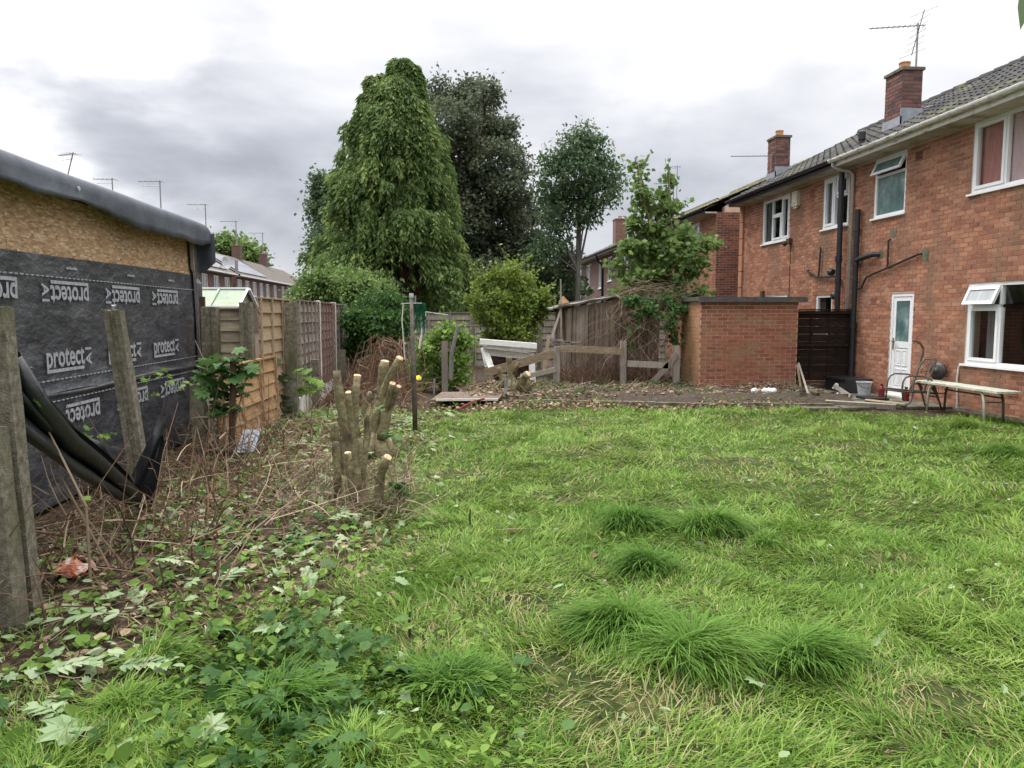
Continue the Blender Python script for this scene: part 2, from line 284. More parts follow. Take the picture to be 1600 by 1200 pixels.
# ------------------------------------------------------------------ object helpers
ORI = {}
def tag(o, label=None, cat=None, group=None, kind=None):
    if label: o['label'] = label
    if cat: o['category'] = cat
    if group: o['group'] = group
    if kind: o['kind'] = kind
    return o
def thing(name, label, cat, loc, group=None):
    o = bpy.data.objects.new(name, None); COL.objects.link(o); o.location = loc; o.empty_display_size = .2
    ORI[o.name] = Vector(loc); return tag(o, label, cat, group)
def link_mesh(name, me, V, material, parent=None, origin=None, smooth=False):
    """me has world-space vertices V (numpy); shifts them to the thing's origin"""
    if parent is not None: o0 = ORI[parent.name]
    elif origin is not None: o0 = Vector(origin)
    else: o0 = Vector(((V[:, 0].min()+V[:, 0].max())/2, (V[:, 1].min()+V[:, 1].max())/2, V[:, 2].min()))
    me.transform(Matrix.Translation(-o0))
    me.materials.append(M[material] if isinstance(material, str) else material)
    ob = bpy.data.objects.new(name, me); COL.objects.link(ob); ORI[ob.name] = o0
    if parent is not None: ob.parent = parent
    else: ob.location = o0
    if smooth: me.polygons.foreach_set('use_smooth', [True]*len(me.polygons))
    return ob

class MB:
    def __init__(s): s.v = []; s.f = []; s.t = []
    def add(s, vs, fs, tint=0.0):
        b = len(s.v); s.v += [tuple(x) for x in vs]; s.f += [tuple(i+b for i in f) for f in fs]; s.t += [tint]*len(vs); return s
    def box(s, x0, x1, y0, y1, z0, z1, tint=0.0, mtx=None):
        vs = [Vector((x, y, z)) for x in (x0, x1) for y in (y0, y1) for z in (z0, z1)]
        if mtx: vs = [mtx @ v for v in vs]
        return s.add(vs, [(0, 1, 3, 2), (4, 6, 7, 5), (0, 4, 5, 1), (2, 3, 7, 6), (0, 2, 6, 4), (1, 5, 7, 3)], tint)
    def bar(s, a, b, w, h, tint=0.0, up=(0, 0, 1), taper=1.0):
        """rectangular bar from a to b, w across, h along up"""
        a, b = Vector(a), Vector(b); d = (b-a).normalized(); u = Vector(up); x = d.cross(u)
        if x.length < 1e-4: x = d.cross(Vector((1, 0, 0)))
        x.normalize(); y = x.cross(d).normalized()
        vs = []
        for p, k in ((a, 1), (b, taper)):
            for sx, sy in ((-1, -1), (1, -1), (1, 1), (-1, 1)): vs.append(p + x*w/2*sx*k + y*h/2*sy*k)
        return s.add(vs, [(3, 2, 1, 0), (4, 5, 6, 7), (0, 1, 5, 4), (1, 2, 6, 5), (2, 3, 7, 6), (3, 0, 4, 7)], tint)
    def tube(s, pts, r, n=6, tint=0.0, cap=True):
        pts = [Vector(p) for p in pts]; rr = r if isinstance(r, (list, tuple)) else [r]*len(pts)
        vs = []; px = None
        for i, p in enumerate(pts):
            d = (pts[min(i+1, len(pts)-1)] - pts[max(i-1, 0)]).normalized()
            x = px - d*px.dot(d) if px is not None else d.cross(Vector((0, 0, 1)) if abs(d.z) < .9 else Vector((1, 0, 0)))
            if x.length < 1e-5: x = d.orthogonal()
            x.normalize(); px = x; y = d.cross(x)
            for k in range(n):
                a = 2*math.pi*k/n; vs.append(p + (x*math.cos(a) + y*math.sin(a))*rr[i])
        fs = [(i*n+k, i*n+(k+1) % n, (i+1)*n+(k+1) % n, (i+1)*n+k) for i in range(len(pts)-1) for k in range(n)]
        if cap: fs += [tuple(range(n-1, -1, -1)), tuple((len(pts)-1)*n + k for k in range(n))]
        return s.add(vs, fs, tint)
    def lathe(s, prof, c, n=16, axis=None):
        """prof: (radius, height) pairs turned about axis through c"""
        ax_ = Vector(axis or (0, 0, 1)).normalized(); x = ax_.orthogonal().normalized(); y = ax_.cross(x); c = Vector(c)
        vs = [c + ax_*h + (x*math.cos(2*math.pi*k/n)+y*math.sin(2*math.pi*k/n))*r for r, h in prof for k in range(n)]
        fs = [(i*n+k, i*n+(k+1) % n, (i+1)*n+(k+1) % n, (i+1)*n+k) for i in range(len(prof)-1) for k in range(n)]
        fs += [tuple(range(n-1, -1, -1)), tuple((len(prof)-1)*n + k for k in range(n))]
        return s.add(vs, fs)
    def grid(s, fn, nu, nv):
        vs = [fn(i/nu, j/nv) for i in range(nu+1) for j in range(nv+1)]
        return s.add(vs, [(i*(nv+1)+j, (i+1)*(nv+1)+j, (i+1)*(nv+1)+j+1, i*(nv+1)+j+1) for i in range(nu) for j in range(nv)])
    def build(s, name, material, parent=None, origin=None, smooth=False):
        me = bpy.data.meshes.new(name); me.from_pydata(s.v, [], s.f)
        if any(s.t):
            a = me.attributes.new('tint', 'FLOAT', 'POINT'); a.data.foreach_set('value', s.t)
        me.validate()
        return link_mesh(name, me, np.array(s.v), material, parent, origin, smooth)
def bx(name, material, parent, *a, **k): return MB().box(*a, **k).build(name, material, parent)

def np_mesh(name, V, faces_k, material, parent=None, tint=None, origin=None, smooth=False, kind='stuff'):
    """V: (N,k,3) world vertices of N equal pieces; faces_k: faces of one piece"""
    N, k, _ = V.shape; me = bpy.data.meshes.new(name); me.vertices.add(N*k); me.vertices.foreach_set('co', V.reshape(-1))
    ls = np.array([len(f) for f in faces_k]); lp = np.concatenate([np.array(f) for f in faces_k])
    loops = (lp[None, :] + (np.arange(N)*k)[:, None]).reshape(-1).astype(np.int32)
    tot = np.tile(ls, N); st = np.concatenate([[0], np.cumsum(tot)[:-1]]).astype(np.int32)
    me.loops.add(len(loops)); me.loops.foreach_set('vertex_index', loops)
    me.polygons.add(len(tot)); me.polygons.foreach_set('loop_start', st)
    try: me.polygons.foreach_set('loop_total', tot.astype(np.int32))
    except Exception: pass
    if tint is not None:
        a = me.attributes.new('tint', 'FLOAT', 'POINT'); a.data.foreach_set('value', np.repeat(tint, k).astype(np.float32))
    me.update(calc_edges=True); me.shade_flat()
    ob = link_mesh(name, me, V.reshape(-1, 3), material, parent, origin, smooth)
    if kind: ob['kind'] = kind
    return ob
def nrm(a): return a/np.maximum(np.linalg.norm(a, axis=-1, keepdims=True), 1e-9)
def frames(d, n):
    """rotation matrices whose y axis is d and z axis close to n"""
    y = nrm(d); x = nrm(np.cross(y, n)); z = np.cross(x, y); return np.stack([x, y, z], axis=-1)
def place(tv, pos, Rm, sc):
    tv = np.asarray(tv, float); sc = np.asarray(sc, float)
    if sc.ndim == 1: sc = np.repeat(sc[:, None], 3, 1)
    return pos[:, None, :] + np.einsum('nij,nkj->nki', Rm, tv[None]*sc[:, None, :])
def rvec(n, g=rng): return nrm(g.normal(size=(n, 3)))
LEAF4 = ([(0, 0, 0), (-.5, .45, .06), (0, 1, -.05), (.5, .45, .06)], [(0, 1, 2, 3)])
LEAF6 = ([(0, 0, 0), (-.38, .3, .05), (-.34, .7, .03), (0, 1, -.08), (.34, .7, .03), (.38, .3, .05)], [(0, 3, 2, 1), (0, 5, 4, 3)])
MAPLE = ([(0, 0, 0), (-.22, -.06, .02), (-.46, .04, .02), (-.36, .2, .0), (-.62, .42, -.04), (-.34, .5, .02), (-.32, .78, -.02), (-.12, .66, .03), (0, 1.0, -.06),
          (.12, .66, .03), (.32, .78, -.02), (.34, .5, .02), (.62, .42, -.04), (.36, .2, 0), (.46, .04, .02), (.22, -.06, .02), (0, .35, .05)],
         [(16, i, i+1) for i in range(0, 15)] + [(16, 15, 0)])

def leaves_ellipsoids(clumps, n, g, sub=.35, nsub=None, shell=.55, clump=40):
    """leaf positions gathered in small sprays spread through the outer volume of ellipsoids"""
    vols = np.array([c[1][0]*c[1][1]*c[1][2] for c in clumps])**.75; cnt = (n*vols/vols.sum()).astype(int)
    P = []; O = []
    for (c, r), k in zip(clumps, cnt):
        if k < 4: continue
        ns = max(4, int(k/clump)); d = rvec(ns, g); rad = shell + (1.06-shell)*g.random(ns)**.6
        cen = np.array(c) + d*rad[:, None]*np.array(r)
        idx = g.integers(0, ns, k); p = cen[idx] + g.normal(size=(k, 3))*sub*np.array([1, 1, .7])*(.5+.5*g.random((k, 1)))
        P.append(p); O.append(d[idx])
    return np.concatenate(P), np.concatenate(O)

def tree(name, label, cat, base, trunk, clumps, nleaf, size, leafmat, barkmat, limbs=True, droop=.25, shape=LEAF4, sub=.35, group=None, seed=1, asp=.6, shell=.5, extra_trunks=(), shoots=0, shoot_len=.5, clump=40):
    g = np.random.default_rng(seed); t = thing(name, label, cat, base, group)
    mb = MB(); mb.tube([p for p, r in trunk], [r for p, r in trunk], 8); tr = mb.build('trunk', barkmat, t, smooth=True)
    for q in extra_trunks: MB().tube([p for p, r in q], [r for p, r in q], 7).build('trunk', barkmat, t, smooth=True)
    if limbs:
        lb = MB(); top = [Vector(p) for p, r in trunk]; rs = [r for p, r in trunk]
        for c, r in clumps:
            c = Vector(c); j = min(range(len(top)), key=lambda i: abs(top[i].z - (c.z - .45*(c-top[0]).length*.6)))
            a = top[j]; m = a.lerp(c, .5) + Vector((0, 0, .12*(c-a).length))
            lb.tube([a, m, c], [rs[j]*.5, rs[j]*.32, .015], 5)
            for k in range(6):
                e = c + Vector(rvec(1, g)[0])*max(r)*.8; lb.tube([m.lerp(c, .6), c.lerp(e, .5)+Vector((0, 0, .06)), e], [rs[j]*.2, rs[j]*.12, .006], 4, cap=False)
        o = lb.build('branch', barkmat, t); o['kind'] = 'stuff'
    P, O = leaves_ellipsoids(clumps, nleaf, g, sub, shell=shell, clump=clump)
    if shoots:      # leafy shoots that break the outline
        sb = MB(); ps = []; os_ = []
        for _ in range(shoots):
            c, r = clumps[int(g.integers(len(clumps)))]; d0 = rvec(1, g)[0]; d0[2] = abs(d0[2])*.9 + .1; a0 = np.array(c) + d0*np.array(r)*.9; d1 = nrm(d0 + np.array([0, 0, .7]) + g.normal(size=3)*.25); L1 = shoot_len*(.4+.8*g.random())
            m = max(5, int(L1/size*2.2)); tt = np.linspace(0, 1, m); ps.append(a0 + d1*L1*tt[:, None] + g.normal(size=(m, 3))*size*.25); os_.append(np.tile(d1, (m, 1)) + g.normal(size=(m, 3))*.6); sb.tube([a0 - d1*.2, a0 + d1*L1], [.008, .003], 3, cap=False)
        P = np.concatenate([P] + ps); O = np.concatenate([O] + os_); so = sb.build('shoot_stems', barkmat, t); so['kind'] = 'stuff'
    k = len(P)
    d = nrm(O*.5 + g.normal(size=(k, 3))*.8 + np.array([0, 0, -droop])); n_ = nrm(g.normal(size=(k, 3))*.7 + np.array([0, 0, .9]) + O*.3)
    s = size*(.6+.8*g.random(k)); sc = np.stack([s*asp*1.3, s, s], 1)
    V = place(shape[0], P, frames(d, n_), sc)
    np_mesh('crown', V, shape[1], leafmat, t, g.random(k)*.999)
    return t

def copy_tree(o, parent=None):
    c = o.copy(); COL.objects.link(c); c.parent = parent
    if o.name in ORI: ORI[c.name] = ORI[o.name]
    for ch in list(o.children): copy_tree(ch, c)
    return c

def proj(p):
    x, y, z = p[0], p[1], p[2]-CH; cy, sy, c, s = math.cos(YAW), math.sin(YAW), math.cos(PIT), math.sin(PIT)
    X = x*cy - y*sy; Y2 = x*sy + y*cy; D = Y2*c - z*s; Z = Y2*s + z*c
    return 800 + FPX*X/D, 600 - FPX*Z/D, D

# ================================================================== GROUND
def smooth(x): return 1/(1+np.exp(-np.clip(x, -30, 30)))
def lawn_mask(x, y):
    xl = np.interp(y, [2.0, 3.0, 3.3, 3.7, 4.4, 6, 9, 12], [-3.2, -1.6, -1.15, -.9, -.5, -.42, -.38, .15])
    yb = np.interp(x, [-1, 5.5, 6.5, 8.2, 9], [12.5, 12.7, 11.9, 11.0, 10.6])
    n = (fbm(x*1.7+9, y*1.7) - .5)*5
    return smooth((x-xl)/.16 + n)*smooth((yb-y)/.16 + n*.5)
def gh(x, y):
    f = np.exp(-np.maximum(0, np.hypot(np.asarray(x)-2, np.asarray(y)-8)-14)/4)
    h = (fbm(x*.55, y*.55+5)-.5)*.16 + (fbm(x*2.1+3, y*2.1)-.5)*.09 + (fbm(x*7, y*7)-.5)*.025
    h = h + np.exp(-((np.asarray(x)+1.9)/.7)**2)*.07*smooth((np.asarray(y)-4.5)*2)
    wall = smooth((7.6-np.asarray(x))/.25)
    return h*f*wall - .01
def axis_lines(lo, hi, step, far):
    c = list(np.arange(lo, hi+1e-6, step)); o = []; s = step; p = c[-1]
    while p < far: s *= 1.35; p += s; o.append(p)
    a = []; s = step; p = c[0]
    while p > -far: s *= 1.35; p -= s; a.append(p)
    return np.array(a[::-1] + c + o)
gx = axis_lines(-4.2, 9.0, .06, 400); gy = axis_lines(1.6, 17, .06, 400)
GX, GY = np.meshgrid(gx, gy, indexing='ij'); GZ = gh(GX, GY)
V = np.stack([GX, GY, GZ], -1).reshape(-1, 3); nxg, nyg = GX.shape
ii = (np.arange(nxg-1)[:, None]*nyg + np.arange(nyg-1)[None, :]).reshape(-1)
F = np.stack([ii, ii+nyg, ii+nyg+1, ii+1], 1)
me = bpy.data.meshes.new('ground'); me.vertices.add(len(V)); me.vertices.foreach_set('co', V.reshape(-1))
me.loops.add(F.size); me.loops.foreach_set('vertex_index', F.reshape(-1).astype(np.int32)); me.polygons.add(len(F)); me.polygons.foreach_set('loop_start', (np.arange(len(F))*4).astype(np.int32))
a_ = me.attributes.new('lawn', 'FLOAT', 'POINT'); a_.data.foreach_set('value', lawn_mask(V[:, 0], V[:, 1]).astype(np.float32)); me.update(calc_edges=True)
gr = link_mesh('ground', me, V, 'ground', origin=(0, 0, 0), smooth=True); tag(gr, 'uneven garden ground of dark soil and matted thatch under lawn and litter', 'ground', kind='structure')

# ================================================================== HOUSES
FRONT = lambda X, s=-1: (lambda u, w, z: (X + s*w, u, z))        # wall running along Y, outward side s
ENDW = lambda Y, s=-1: (lambda u, w, z: (u, Y + s*w, z))         # wall running along X
def lay(parent, fm, u0, u1, z0, z1, ops=(), material='brick', n_ind=0, proud=.007, L=.213, H=.063, J=.012, cull=True):
    """individual bricks in stretcher bond; the n_ind that show largest are objects, the rest one joined part"""
    rects = []; c = 0; z = z0 + J/2
    while z + H*.6 < z1:
        zt = min(z+H, z1); u = u0 - (0 if c % 2 == 0 else (L+J)/2)
        while u < u1:
            a, b = max(u+J/2, u0), min(u+L+J/2, u1); segs = [(a, b)]
            for (o0, o1, p0, p1) in ops:
                if zt > p0+.002 and z < p1-.002:
                    segs = [q for s0, s1 in segs for q in ((s0, min(s1, o0-.004)), (max(s0, o1+.004), s1)) if q[1]-q[0] > .02]
            for s0, s1 in segs:
                if s1-s0 > .02: rects.append((s0, s1, z, zt))
            u += L+J
        z += H+J; c += 1
    full = []; rest = []
    for r in rects:
        p = fm((r[0]+r[1])/2, proud, (r[2]+r[3])/2); U, V_, D = proj(p)
        vis = 0 < U < 1600 and 0 < V_ < 1200 and D > 0
        (full if (vis and abs(r[1]-r[0]-L) < .001 and abs(r[3]-r[2]-H) < .001) else rest).append((D, r))
    full.sort(); ind = full[:n_ind]; rest = [r for _, r in full[n_ind:] + rest]
    if ind:
        q = fm(0, 0, 0); m_ = MB(); vs = [Vector(fm(sx*L/2, w, sz*H/2)) - Vector(q) for sx in (-1, 1) for w in (-.03, 0) for sz in (-1, 1)]
        m_.add(vs, [(0, 1, 3, 2), (4, 6, 7, 5), (0, 4, 5, 1), (2, 3, 7, 6), (0, 2, 6, 4), (1, 5, 7, 3)])
        me = bpy.data.meshes.new('brick'); me.from_pydata(m_.v, [], m_.f); me.materials.append(M[material]); o0 = ORI[parent.name]
        for D, r in ind:
            b = bpy.data.objects.new('brick', me); COL.objects.link(b); b.parent = parent
            b.location = Vector(fm((r[0]+r[1])/2, proud + rnd.uniform(-.0015, .0025), (r[2]+r[3])/2)) - o0
            ORI[b.name] = Vector(b.location)
    if rest:
        A = np.array(rest); pr_ = proud + rng.uniform(-.0015, .0025, len(A)); V = np.zeros((len(A), 8, 3)); k = 0
        for iu in (0, 1):
            for iw in (0, 1):
                for iz in (2, 3):
                    w = pr_ if iw else pr_-.03
                    V[:, k] = np.stack([np.broadcast_to(np.asarray(q, float), (len(A),)) for q in fm(A[:, iu], w, A[:, iz])], 1); k += 1
        np_mesh('brick', V, [(4, 6, 7, 5), (0, 1, 3, 2), (2, 3, 7, 6), (0, 2, 6, 4), (1, 5, 7, 3)], material, parent, rng.random(len(A))*.999)

def wall_cells(parent, fm, u0, u1, z0, z1, ops, material, depth=.25, name='wall'):
    us = sorted({u0, u1, *[o[0] for o in ops], *[o[1] for o in ops]}); zs = sorted({z0, z1, *[o[2] for o in ops], *[o[3] for o in ops]})
    us = [u for u in us if u0 <= u <= u1]; zs = [z for z in zs if z0 <= z <= z1]; mb = MB()
    for a, b in zip(us, us[1:]):
        for c, d in zip(zs, zs[1:]):
            if any(o[0] <= (a+b)/2 <= o[1] and o[2] <= (c+d)/2 <= o[3] for o in ops): continue
            vs = [fm(u, w, z) for u in (a, b) for w in (-depth, 0) for z in (c, d)]
            mb.add(vs, [(0, 1, 3, 2), (4, 6, 7, 5), (0, 4, 5, 1), (2, 3, 7, 6), (0, 2, 6, 4), (1, 5, 7, 3)])
    return mb.build(name, material, parent)

def obox(mb, fm, u0, u1, w0, w1, z0, z1):
    vs = [fm(u, w, z) for u in (u0, u1) for w in (w0, w1) for z in (z0, z1)]
    mb.add(vs, [(0, 1, 3, 2), (4, 6, 7, 5), (0, 4, 5, 1), (2, 3, 7, 6), (0, 2, 6, 4), (1, 5, 7, 3)])
def ring(mb, fm, u0, u1, z0, z1, t, w0, w1):
    obox(mb, fm, u0, u0+t, w0, w1, z0, z1); obox(mb, fm, u1-t, u1, w0, w1, z0, z1)
    obox(mb, fm, u0+t, u1-t, w0, w1, z0, z0+t); obox(mb, fm, u0+t, u1-t, w0, w1, z1-t, z1)
def window(house, fm, u0, u1, z0, z1, lights, label=None, sill=True, curtain=None, t=.055, simple=False, back=True):
    """lights: (u0,u1,z0,z1,type,pane material) inside the frame; 'sash' adds its own frame, 'open' a top-hung sash swung out"""
    mb = MB(); ring(mb, fm, u0, u1, z0, z1, t, -.08, -.012)
    us = sorted({round(l[0], 3) for l in lights} | {round(l[1], 3) for l in lights})
    for l in lights:      # mullions and transoms as frames round each light
        a, b, c, d = l[:4]
        if a > u0+t+.005: obox(mb, fm, a-.045, a, -.079, -.014, c, d)
        if d < z1-t-.005: obox(mb, fm, a, b, -.078, -.0135, d, d+.05)
    w = mb.build('window', 'upvc', house)
    if label: w['label'] = label
    for (a, b, c, d, ty, pm) in lights:
        if ty == 'fixed':
            m2 = MB(); obox(m2, fm, a, b, -.050, -.044, c, d); m2.build('pane', pm, w)
        elif ty == 'sash':
            m2 = MB(); ring(m2, fm, a, b, c, d, .05, -.070, .004); m2.build('sash', 'upvc', w)
            m2 = MB(); obox(m2, fm, a+.05, b-.05, -.045, -.039, c+.05, d-.05); m2.build('pane', pm, w)
        elif ty == 'open':
            an = R(24)
            def f2(u, wv, z, fm=fm, d=d):
                zz = z-d; return fm(u, .01 + wv*math.cos(an) - zz*math.sin(an), d + zz*math.cos(an) + wv*math.sin(an)*.0)
            m2 = MB(); ring(m2, f2, a-.02, b+.02, c-.02, d+.0, .055, -.05, 0); m2.build('sash', 'upvc', w)
            m2 = MB(); obox(m2, f2, a+.035, b-.035, -.03, -.022, c+.035, d-.055); m2.build('pane', pm, w)
    if sill: m2 = MB(); obox(m2, fm, u0-.05, u1+.05, -.02, .05, z0-.035, z0-.001); m2.build('sill', 'upvc', w)
    if curtain:
        for (a, b, cm) in curtain:
            mb2 = MB(); n = max(6, int((b-a)/.05))
            mb2.grid(lambda i, j: fm(a+(b-a)*i, -.105+.012*math.sin(i*n*1.6), z0+.06+(z1-z0-.1)*j), n*2, 1); mb2.build('curtain', cm, w)
    if back: m2 = MB(); a_, b_, c_, d_ = u0-.16, u1+.16, z0-.16, z1+.012; obox(m2, fm, a_, b_, -.92, -.90, c_, d_); obox(m2, fm, a_, a_+.02, -.899, -.252, c_, d_); obox(m2, fm, b_-.02, b_, -.899, -.252, c_, d_); obox(m2, fm, a_+.021, b_-.021, -.899, -.252, c_, c_+.02); obox(m2, fm, a_+.021, b_-.021, -.899, -.252, d_-.011, d_); m2.build('shade_box', 'interior_shade', w)  # shallow box behind the panes, interior shade painted near-black
    return w

def tiles(parent, X0, z0, X1, z1, y0, y1, material, n_ind=0, sgn=1, row=.345, col=.30, name='roof_tile'):
    """interlocking tiles from the eave (X0,z0) up to the ridge (X1,z1)"""
    sl = math.hypot(X1-X0, z1-z0); dx, dz = (X1-X0)/sl, (z1-z0)/sl; nx_, nz_ = -dz*(1 if dx > 0 else -1), abs(dx)
    prof = [(0, 0), (.12, -.004), (.205, 0), (.235, .019), (.27, .022), (.30, .004)]
    tv = [(y, s, h + (.034 if s < .1 else .008)) for s in (0, row+.03) for y, h in prof] + [(y, 0, h+.010) for y, h in prof]
    tf = [(k, k+1, 7+k, 6+k) for k in range(5)] + [(12+k, 13+k, k+1, k) for k in range(5)]
    tv = np.array(tv); W_ = np.stack([dx*tv[:, 1] + nx_*tv[:, 2], tv[:, 0], dz*tv[:, 1] + nz_*tv[:, 2]], 1)
    pos = []
    for r in range(int(sl/row)+1):
        s = r*row - .04
        if s + row > sl + .05: break
        y = y0
        while y + col <= y1 + .02: pos.append((X0+dx*s+rnd.uniform(-.004, .004), y, z0+dz*s+rnd.uniform(-.003, .004))); y += col
    vis = []
    for p in pos:
        U, V_, D = proj((p[0], p[1]+.15, p[2])); vis.append(D if (0 < U < 1600 and 0 < V_ < 1200 and D > 0) else 1e6+D)
    order = sorted(range(len(pos)), key=lambda i: vis[i]); ind = [i for i in order[:n_ind] if vis[i] < 1e6]; rest = [i for i in order if i not in set(ind)]
    o0 = ORI[parent.name]
    if ind:
        me = bpy.data.meshes.new(name); me.from_pydata([tuple(v) for v in W_], [], tf); me.materials.append(M[material])
        for i in ind:
            b = bpy.data.objects.new(name, me); COL.objects.link(b); b.parent = parent; b.location = Vector(pos[i])-o0; ORI[b.name] = o0
    if rest:
        P = np.array([pos[i] for i in rest]); np_mesh(name, P[:, None, :] + W_[None], tf, material, parent, rng.random(len(P))*.999)

XW = 8.55                                             # the terrace's rear wall runs along Y here
XG, ZG, XR, ZR0 = 8.12, 4.84, 12.05, 6.86
def block(name, label, y0, y1, ops, brickmat, tilemat, n_brick=0, n_tile=0, y_brick=None, x=XW, base=0.0, real_bricks=True, gutter='black_pvc', far=False, ZR=ZR0):
    h = thing(name, label, 'house', (x+2, (y0+y1)/2, 0)); fm = FRONT(x); dx = x-XW
    wallmat = 'mortar' if real_bricks and brickmat != 'brick_dark' else ('mortar_dark' if real_bricks else brickmat)
    wall_cells(h, fm, y0, y1, base, 4.70, ops, wallmat)
    # gable walls and the back, plain
    mb = MB()
    for yy, s in ((y0, 1), (y1-.25, 1)):
        a, b = yy, yy+.249
        x0_, x1_ = x+.251, x+7.0; xr = XR+dx
        vs = [(x0_, a, 0), (x1_, a, 0), (x1_, a, 4.70), (xr, a, ZR-.08), (x0_, a, 4.9), (x0_, b, 0), (x1_, b, 0), (x1_, b, 4.70), (xr, b, ZR-.08), (x0_, b, 4.9)]
        mb.add(vs, [(0, 1, 2, 3, 4), (9, 8, 7, 6, 5), (0, 5, 6, 1), (1, 6, 7, 2), (2, 7, 8, 3), (3, 8, 9, 4), (4, 9, 5, 0)])
    mb.box(x+6.76, x+7.0, y0+.25, y1-.25, 0, 4.7)
    mb.build('gable', wallmat if real_bricks else brickmat, h)
    if real_bricks: lay(h, fm, *(y_brick or (y0, y1)), base, 4.68, ops, brickmat, n_brick)
    # roof deck and back slope
    mb = MB(); e = .0
    mb.add([(XG+dx, y0, ZG-.04), (XG+dx, y1, ZG-.04), (XR+dx, y1, ZR-.03), (XR+dx, y0, ZR-.03), (XR+dx+3.9, y1, ZG-.04), (XR+dx+3.9, y0, ZG-.04)], [(0, 3, 2, 1), (3, 5, 4, 2)])
    mb.build('roof', 'tile' if not far else 'tile_far', h)
    tiles(h, XG+dx, ZG, XR+dx, ZR, y0, y1, tilemat, n_tile)
    rt = MB(); y = y0
    while y < y1-.1:
        rt.tube([(XR+dx, y, ZR+.0), (XR+dx, min(y+.44, y1), ZR+.012)], [.10, .11], 8); y += .45
    o = rt.build('ridge_tile', tilemat, h); o['kind'] = 'stuff'
    # eaves: soffit, fascia, gutter
    bx('soffit', 'soffit', h, XG+dx+.06, x-.001, y0, y1, 4.685, 4.73)
    bx('fascia', 'white_gutter' if gutter != 'black_pvc' else 'black_pvc', h, XG+dx+.03, XG+dx+.055, y0, y1, 4.69, 4.83)
    g_ = MB(); n = 7; L_ = y1-y0
    prof = [(XG+dx-.04 + .058*math.cos(a), 4.83 + .062*math.sin(a)) for a in [math.pi + math.pi*k/n for k in range(n+1)]]
    prof2 = [(px*1.0 + (XG+dx-.04-px)*.08, pz+.006) for px, pz in prof]
    for a, b in ((y0, y1),):
        vs = [(p[0], a, p[1]) for p in prof] + [(p[0], b, p[1]) for p in prof] + [(p[0], a, p[1]) for p in prof2] + [(p[0], b, p[1]) for p in prof2]
        k = n+1; g_.add(vs, [(i, i+1, k+i+1, k+i) for i in range(n)] + [(2*k+i+1, 2*k+i, 3*k+i, 3*k+i+1) for i in range(n)] + [(0, k, 3*k, 2*k), (k-1, 3*k-1, 4*k-1, 2*k-1)])
    g_.build('gutter', gutter, h)
    return h, fm

def chimney(house, x0, x1, y0, y1, z0, z1, label=None, bm='brick_sooty', real=True, pots=1):
    c = bx('chimney', 'mortar_dark' if real else bm, house, x0, x1, y0, y1, z0, z1)
    if label: c['label'] = label
    if real:
        lay(c, ENDW(y0), x0, x1, z0, z1-.0, material=bm); lay(c, FRONT(x0), y0, y1, z0, z1-.0, material=bm)
    mb = MB(); mb.box(x0-.035, x1+.035, y0-.035, y1+.035, z1+.001, z1+.06); mb.build('coping', 'concrete' if real else 'mortar_dark', c)
    for k in range(pots):
        yy = y0 + (y1-y0)*(k+.5)/pots; MB().lathe([(.12, 0), (.12, .02), (.11, .05), (.105, .13), (.115, .15), (.115, .17), (.09, .17), (.09, .08)], ((x0+x1)/2, yy, z1+.07), 14).build('chimney_pot', 'terracotta', c)
    return c

# ---- near house
opsA = [(9.15, 11.86, .78, 2.10), (9.35, 11.92, 3.55, 4.685), (13.72, 14.77, 3.50, 4.66), (13.30, 14.02, .06, 1.99)]
hA, fmA = block('brick_house', 'nearest orange brick house with white door, broad white windows and pale dirty gutter', 5.5, 15.72, opsA, 'brick', 'tile', 290, 290, y_brick=(6.5, 15.70), gutter='white_gutter')
window(hA, fmA, 9.15, 11.86, .78, 2.10, [(11.14, 11.80, .84, 1.70, 'sash', 'glass'), (11.14, 11.80, 1.75, 2.04, 'open', 'frosted_grey' if 'frosted_grey' in M else 'curtain_white'), (9.21, 11.07, .84, 2.04, 'fixed', 'glass')],
       'wide ground floor window with a small top pane swung open', curtain=[(11.2, 11.5, 'curtain_grey')])
window(hA, fmA, 9.35, 11.92, 3.55, 4.685, [(11.20, 11.86, 3.61, 4.63, 'sash', 'glass'), (9.41, 11.13, 3.61, 4.63, 'fixed', 'glass')],
       'upstairs window with pink and red curtains', curtain=[(11.28, 11.95, 'curtain_red'), (9.3, 11.26, 'curtain_pink')])
window(hA, fmA, 13.72, 14.77, 3.50, 4.66, [(13.78, 14.71, 3.56, 4.28, 'fixed', 'frosted_teal'), (13.78, 14.71, 4.33, 4.61, 'open', 'frosted_teal')], 'teal frosted bathroom window with its top pane swung open', back=False)
# door
dm = MB(); ring(dm, fmA, 13.30, 14.02, .06, 1.99, .06, -.09, -.01); door = dm.build('door', 'upvc', hA); door['label'] = 'white door with frosted upper pane and four moulded lower panels'
dm = MB(); u0, u1 = 13.362, 13.958
obox(dm, fmA, u0, u1, -.07, -.035, .12, 1.93); ring(dm, fmA, u0, u1, .12, 1.93, .085, -.034, -.022); obox(dm, fmA, u0+.085, u1-.085, -.034, -.022, .96, 1.08); dm.build('door_leaf', 'upvc', door)
for a, b in ((u0+.11, 13.645), (13.675, u1-.11)):
    for c, d in ((.24, .56), (.62, .92)):
        dm = MB(); ring(dm, fmA, a, b, c, d, .02, -.036, -.024); obox(dm, fmA, a+.045, b-.045, -.036, -.026, c+.045, d-.045); dm.build('door_panel', 'upvc', door)
dm = MB(); obox(dm, fmA, u0+.085, u1-.085, -.033, -.030, 1.08, 1.845); dm.build('pane', 'frosted_teal', door)
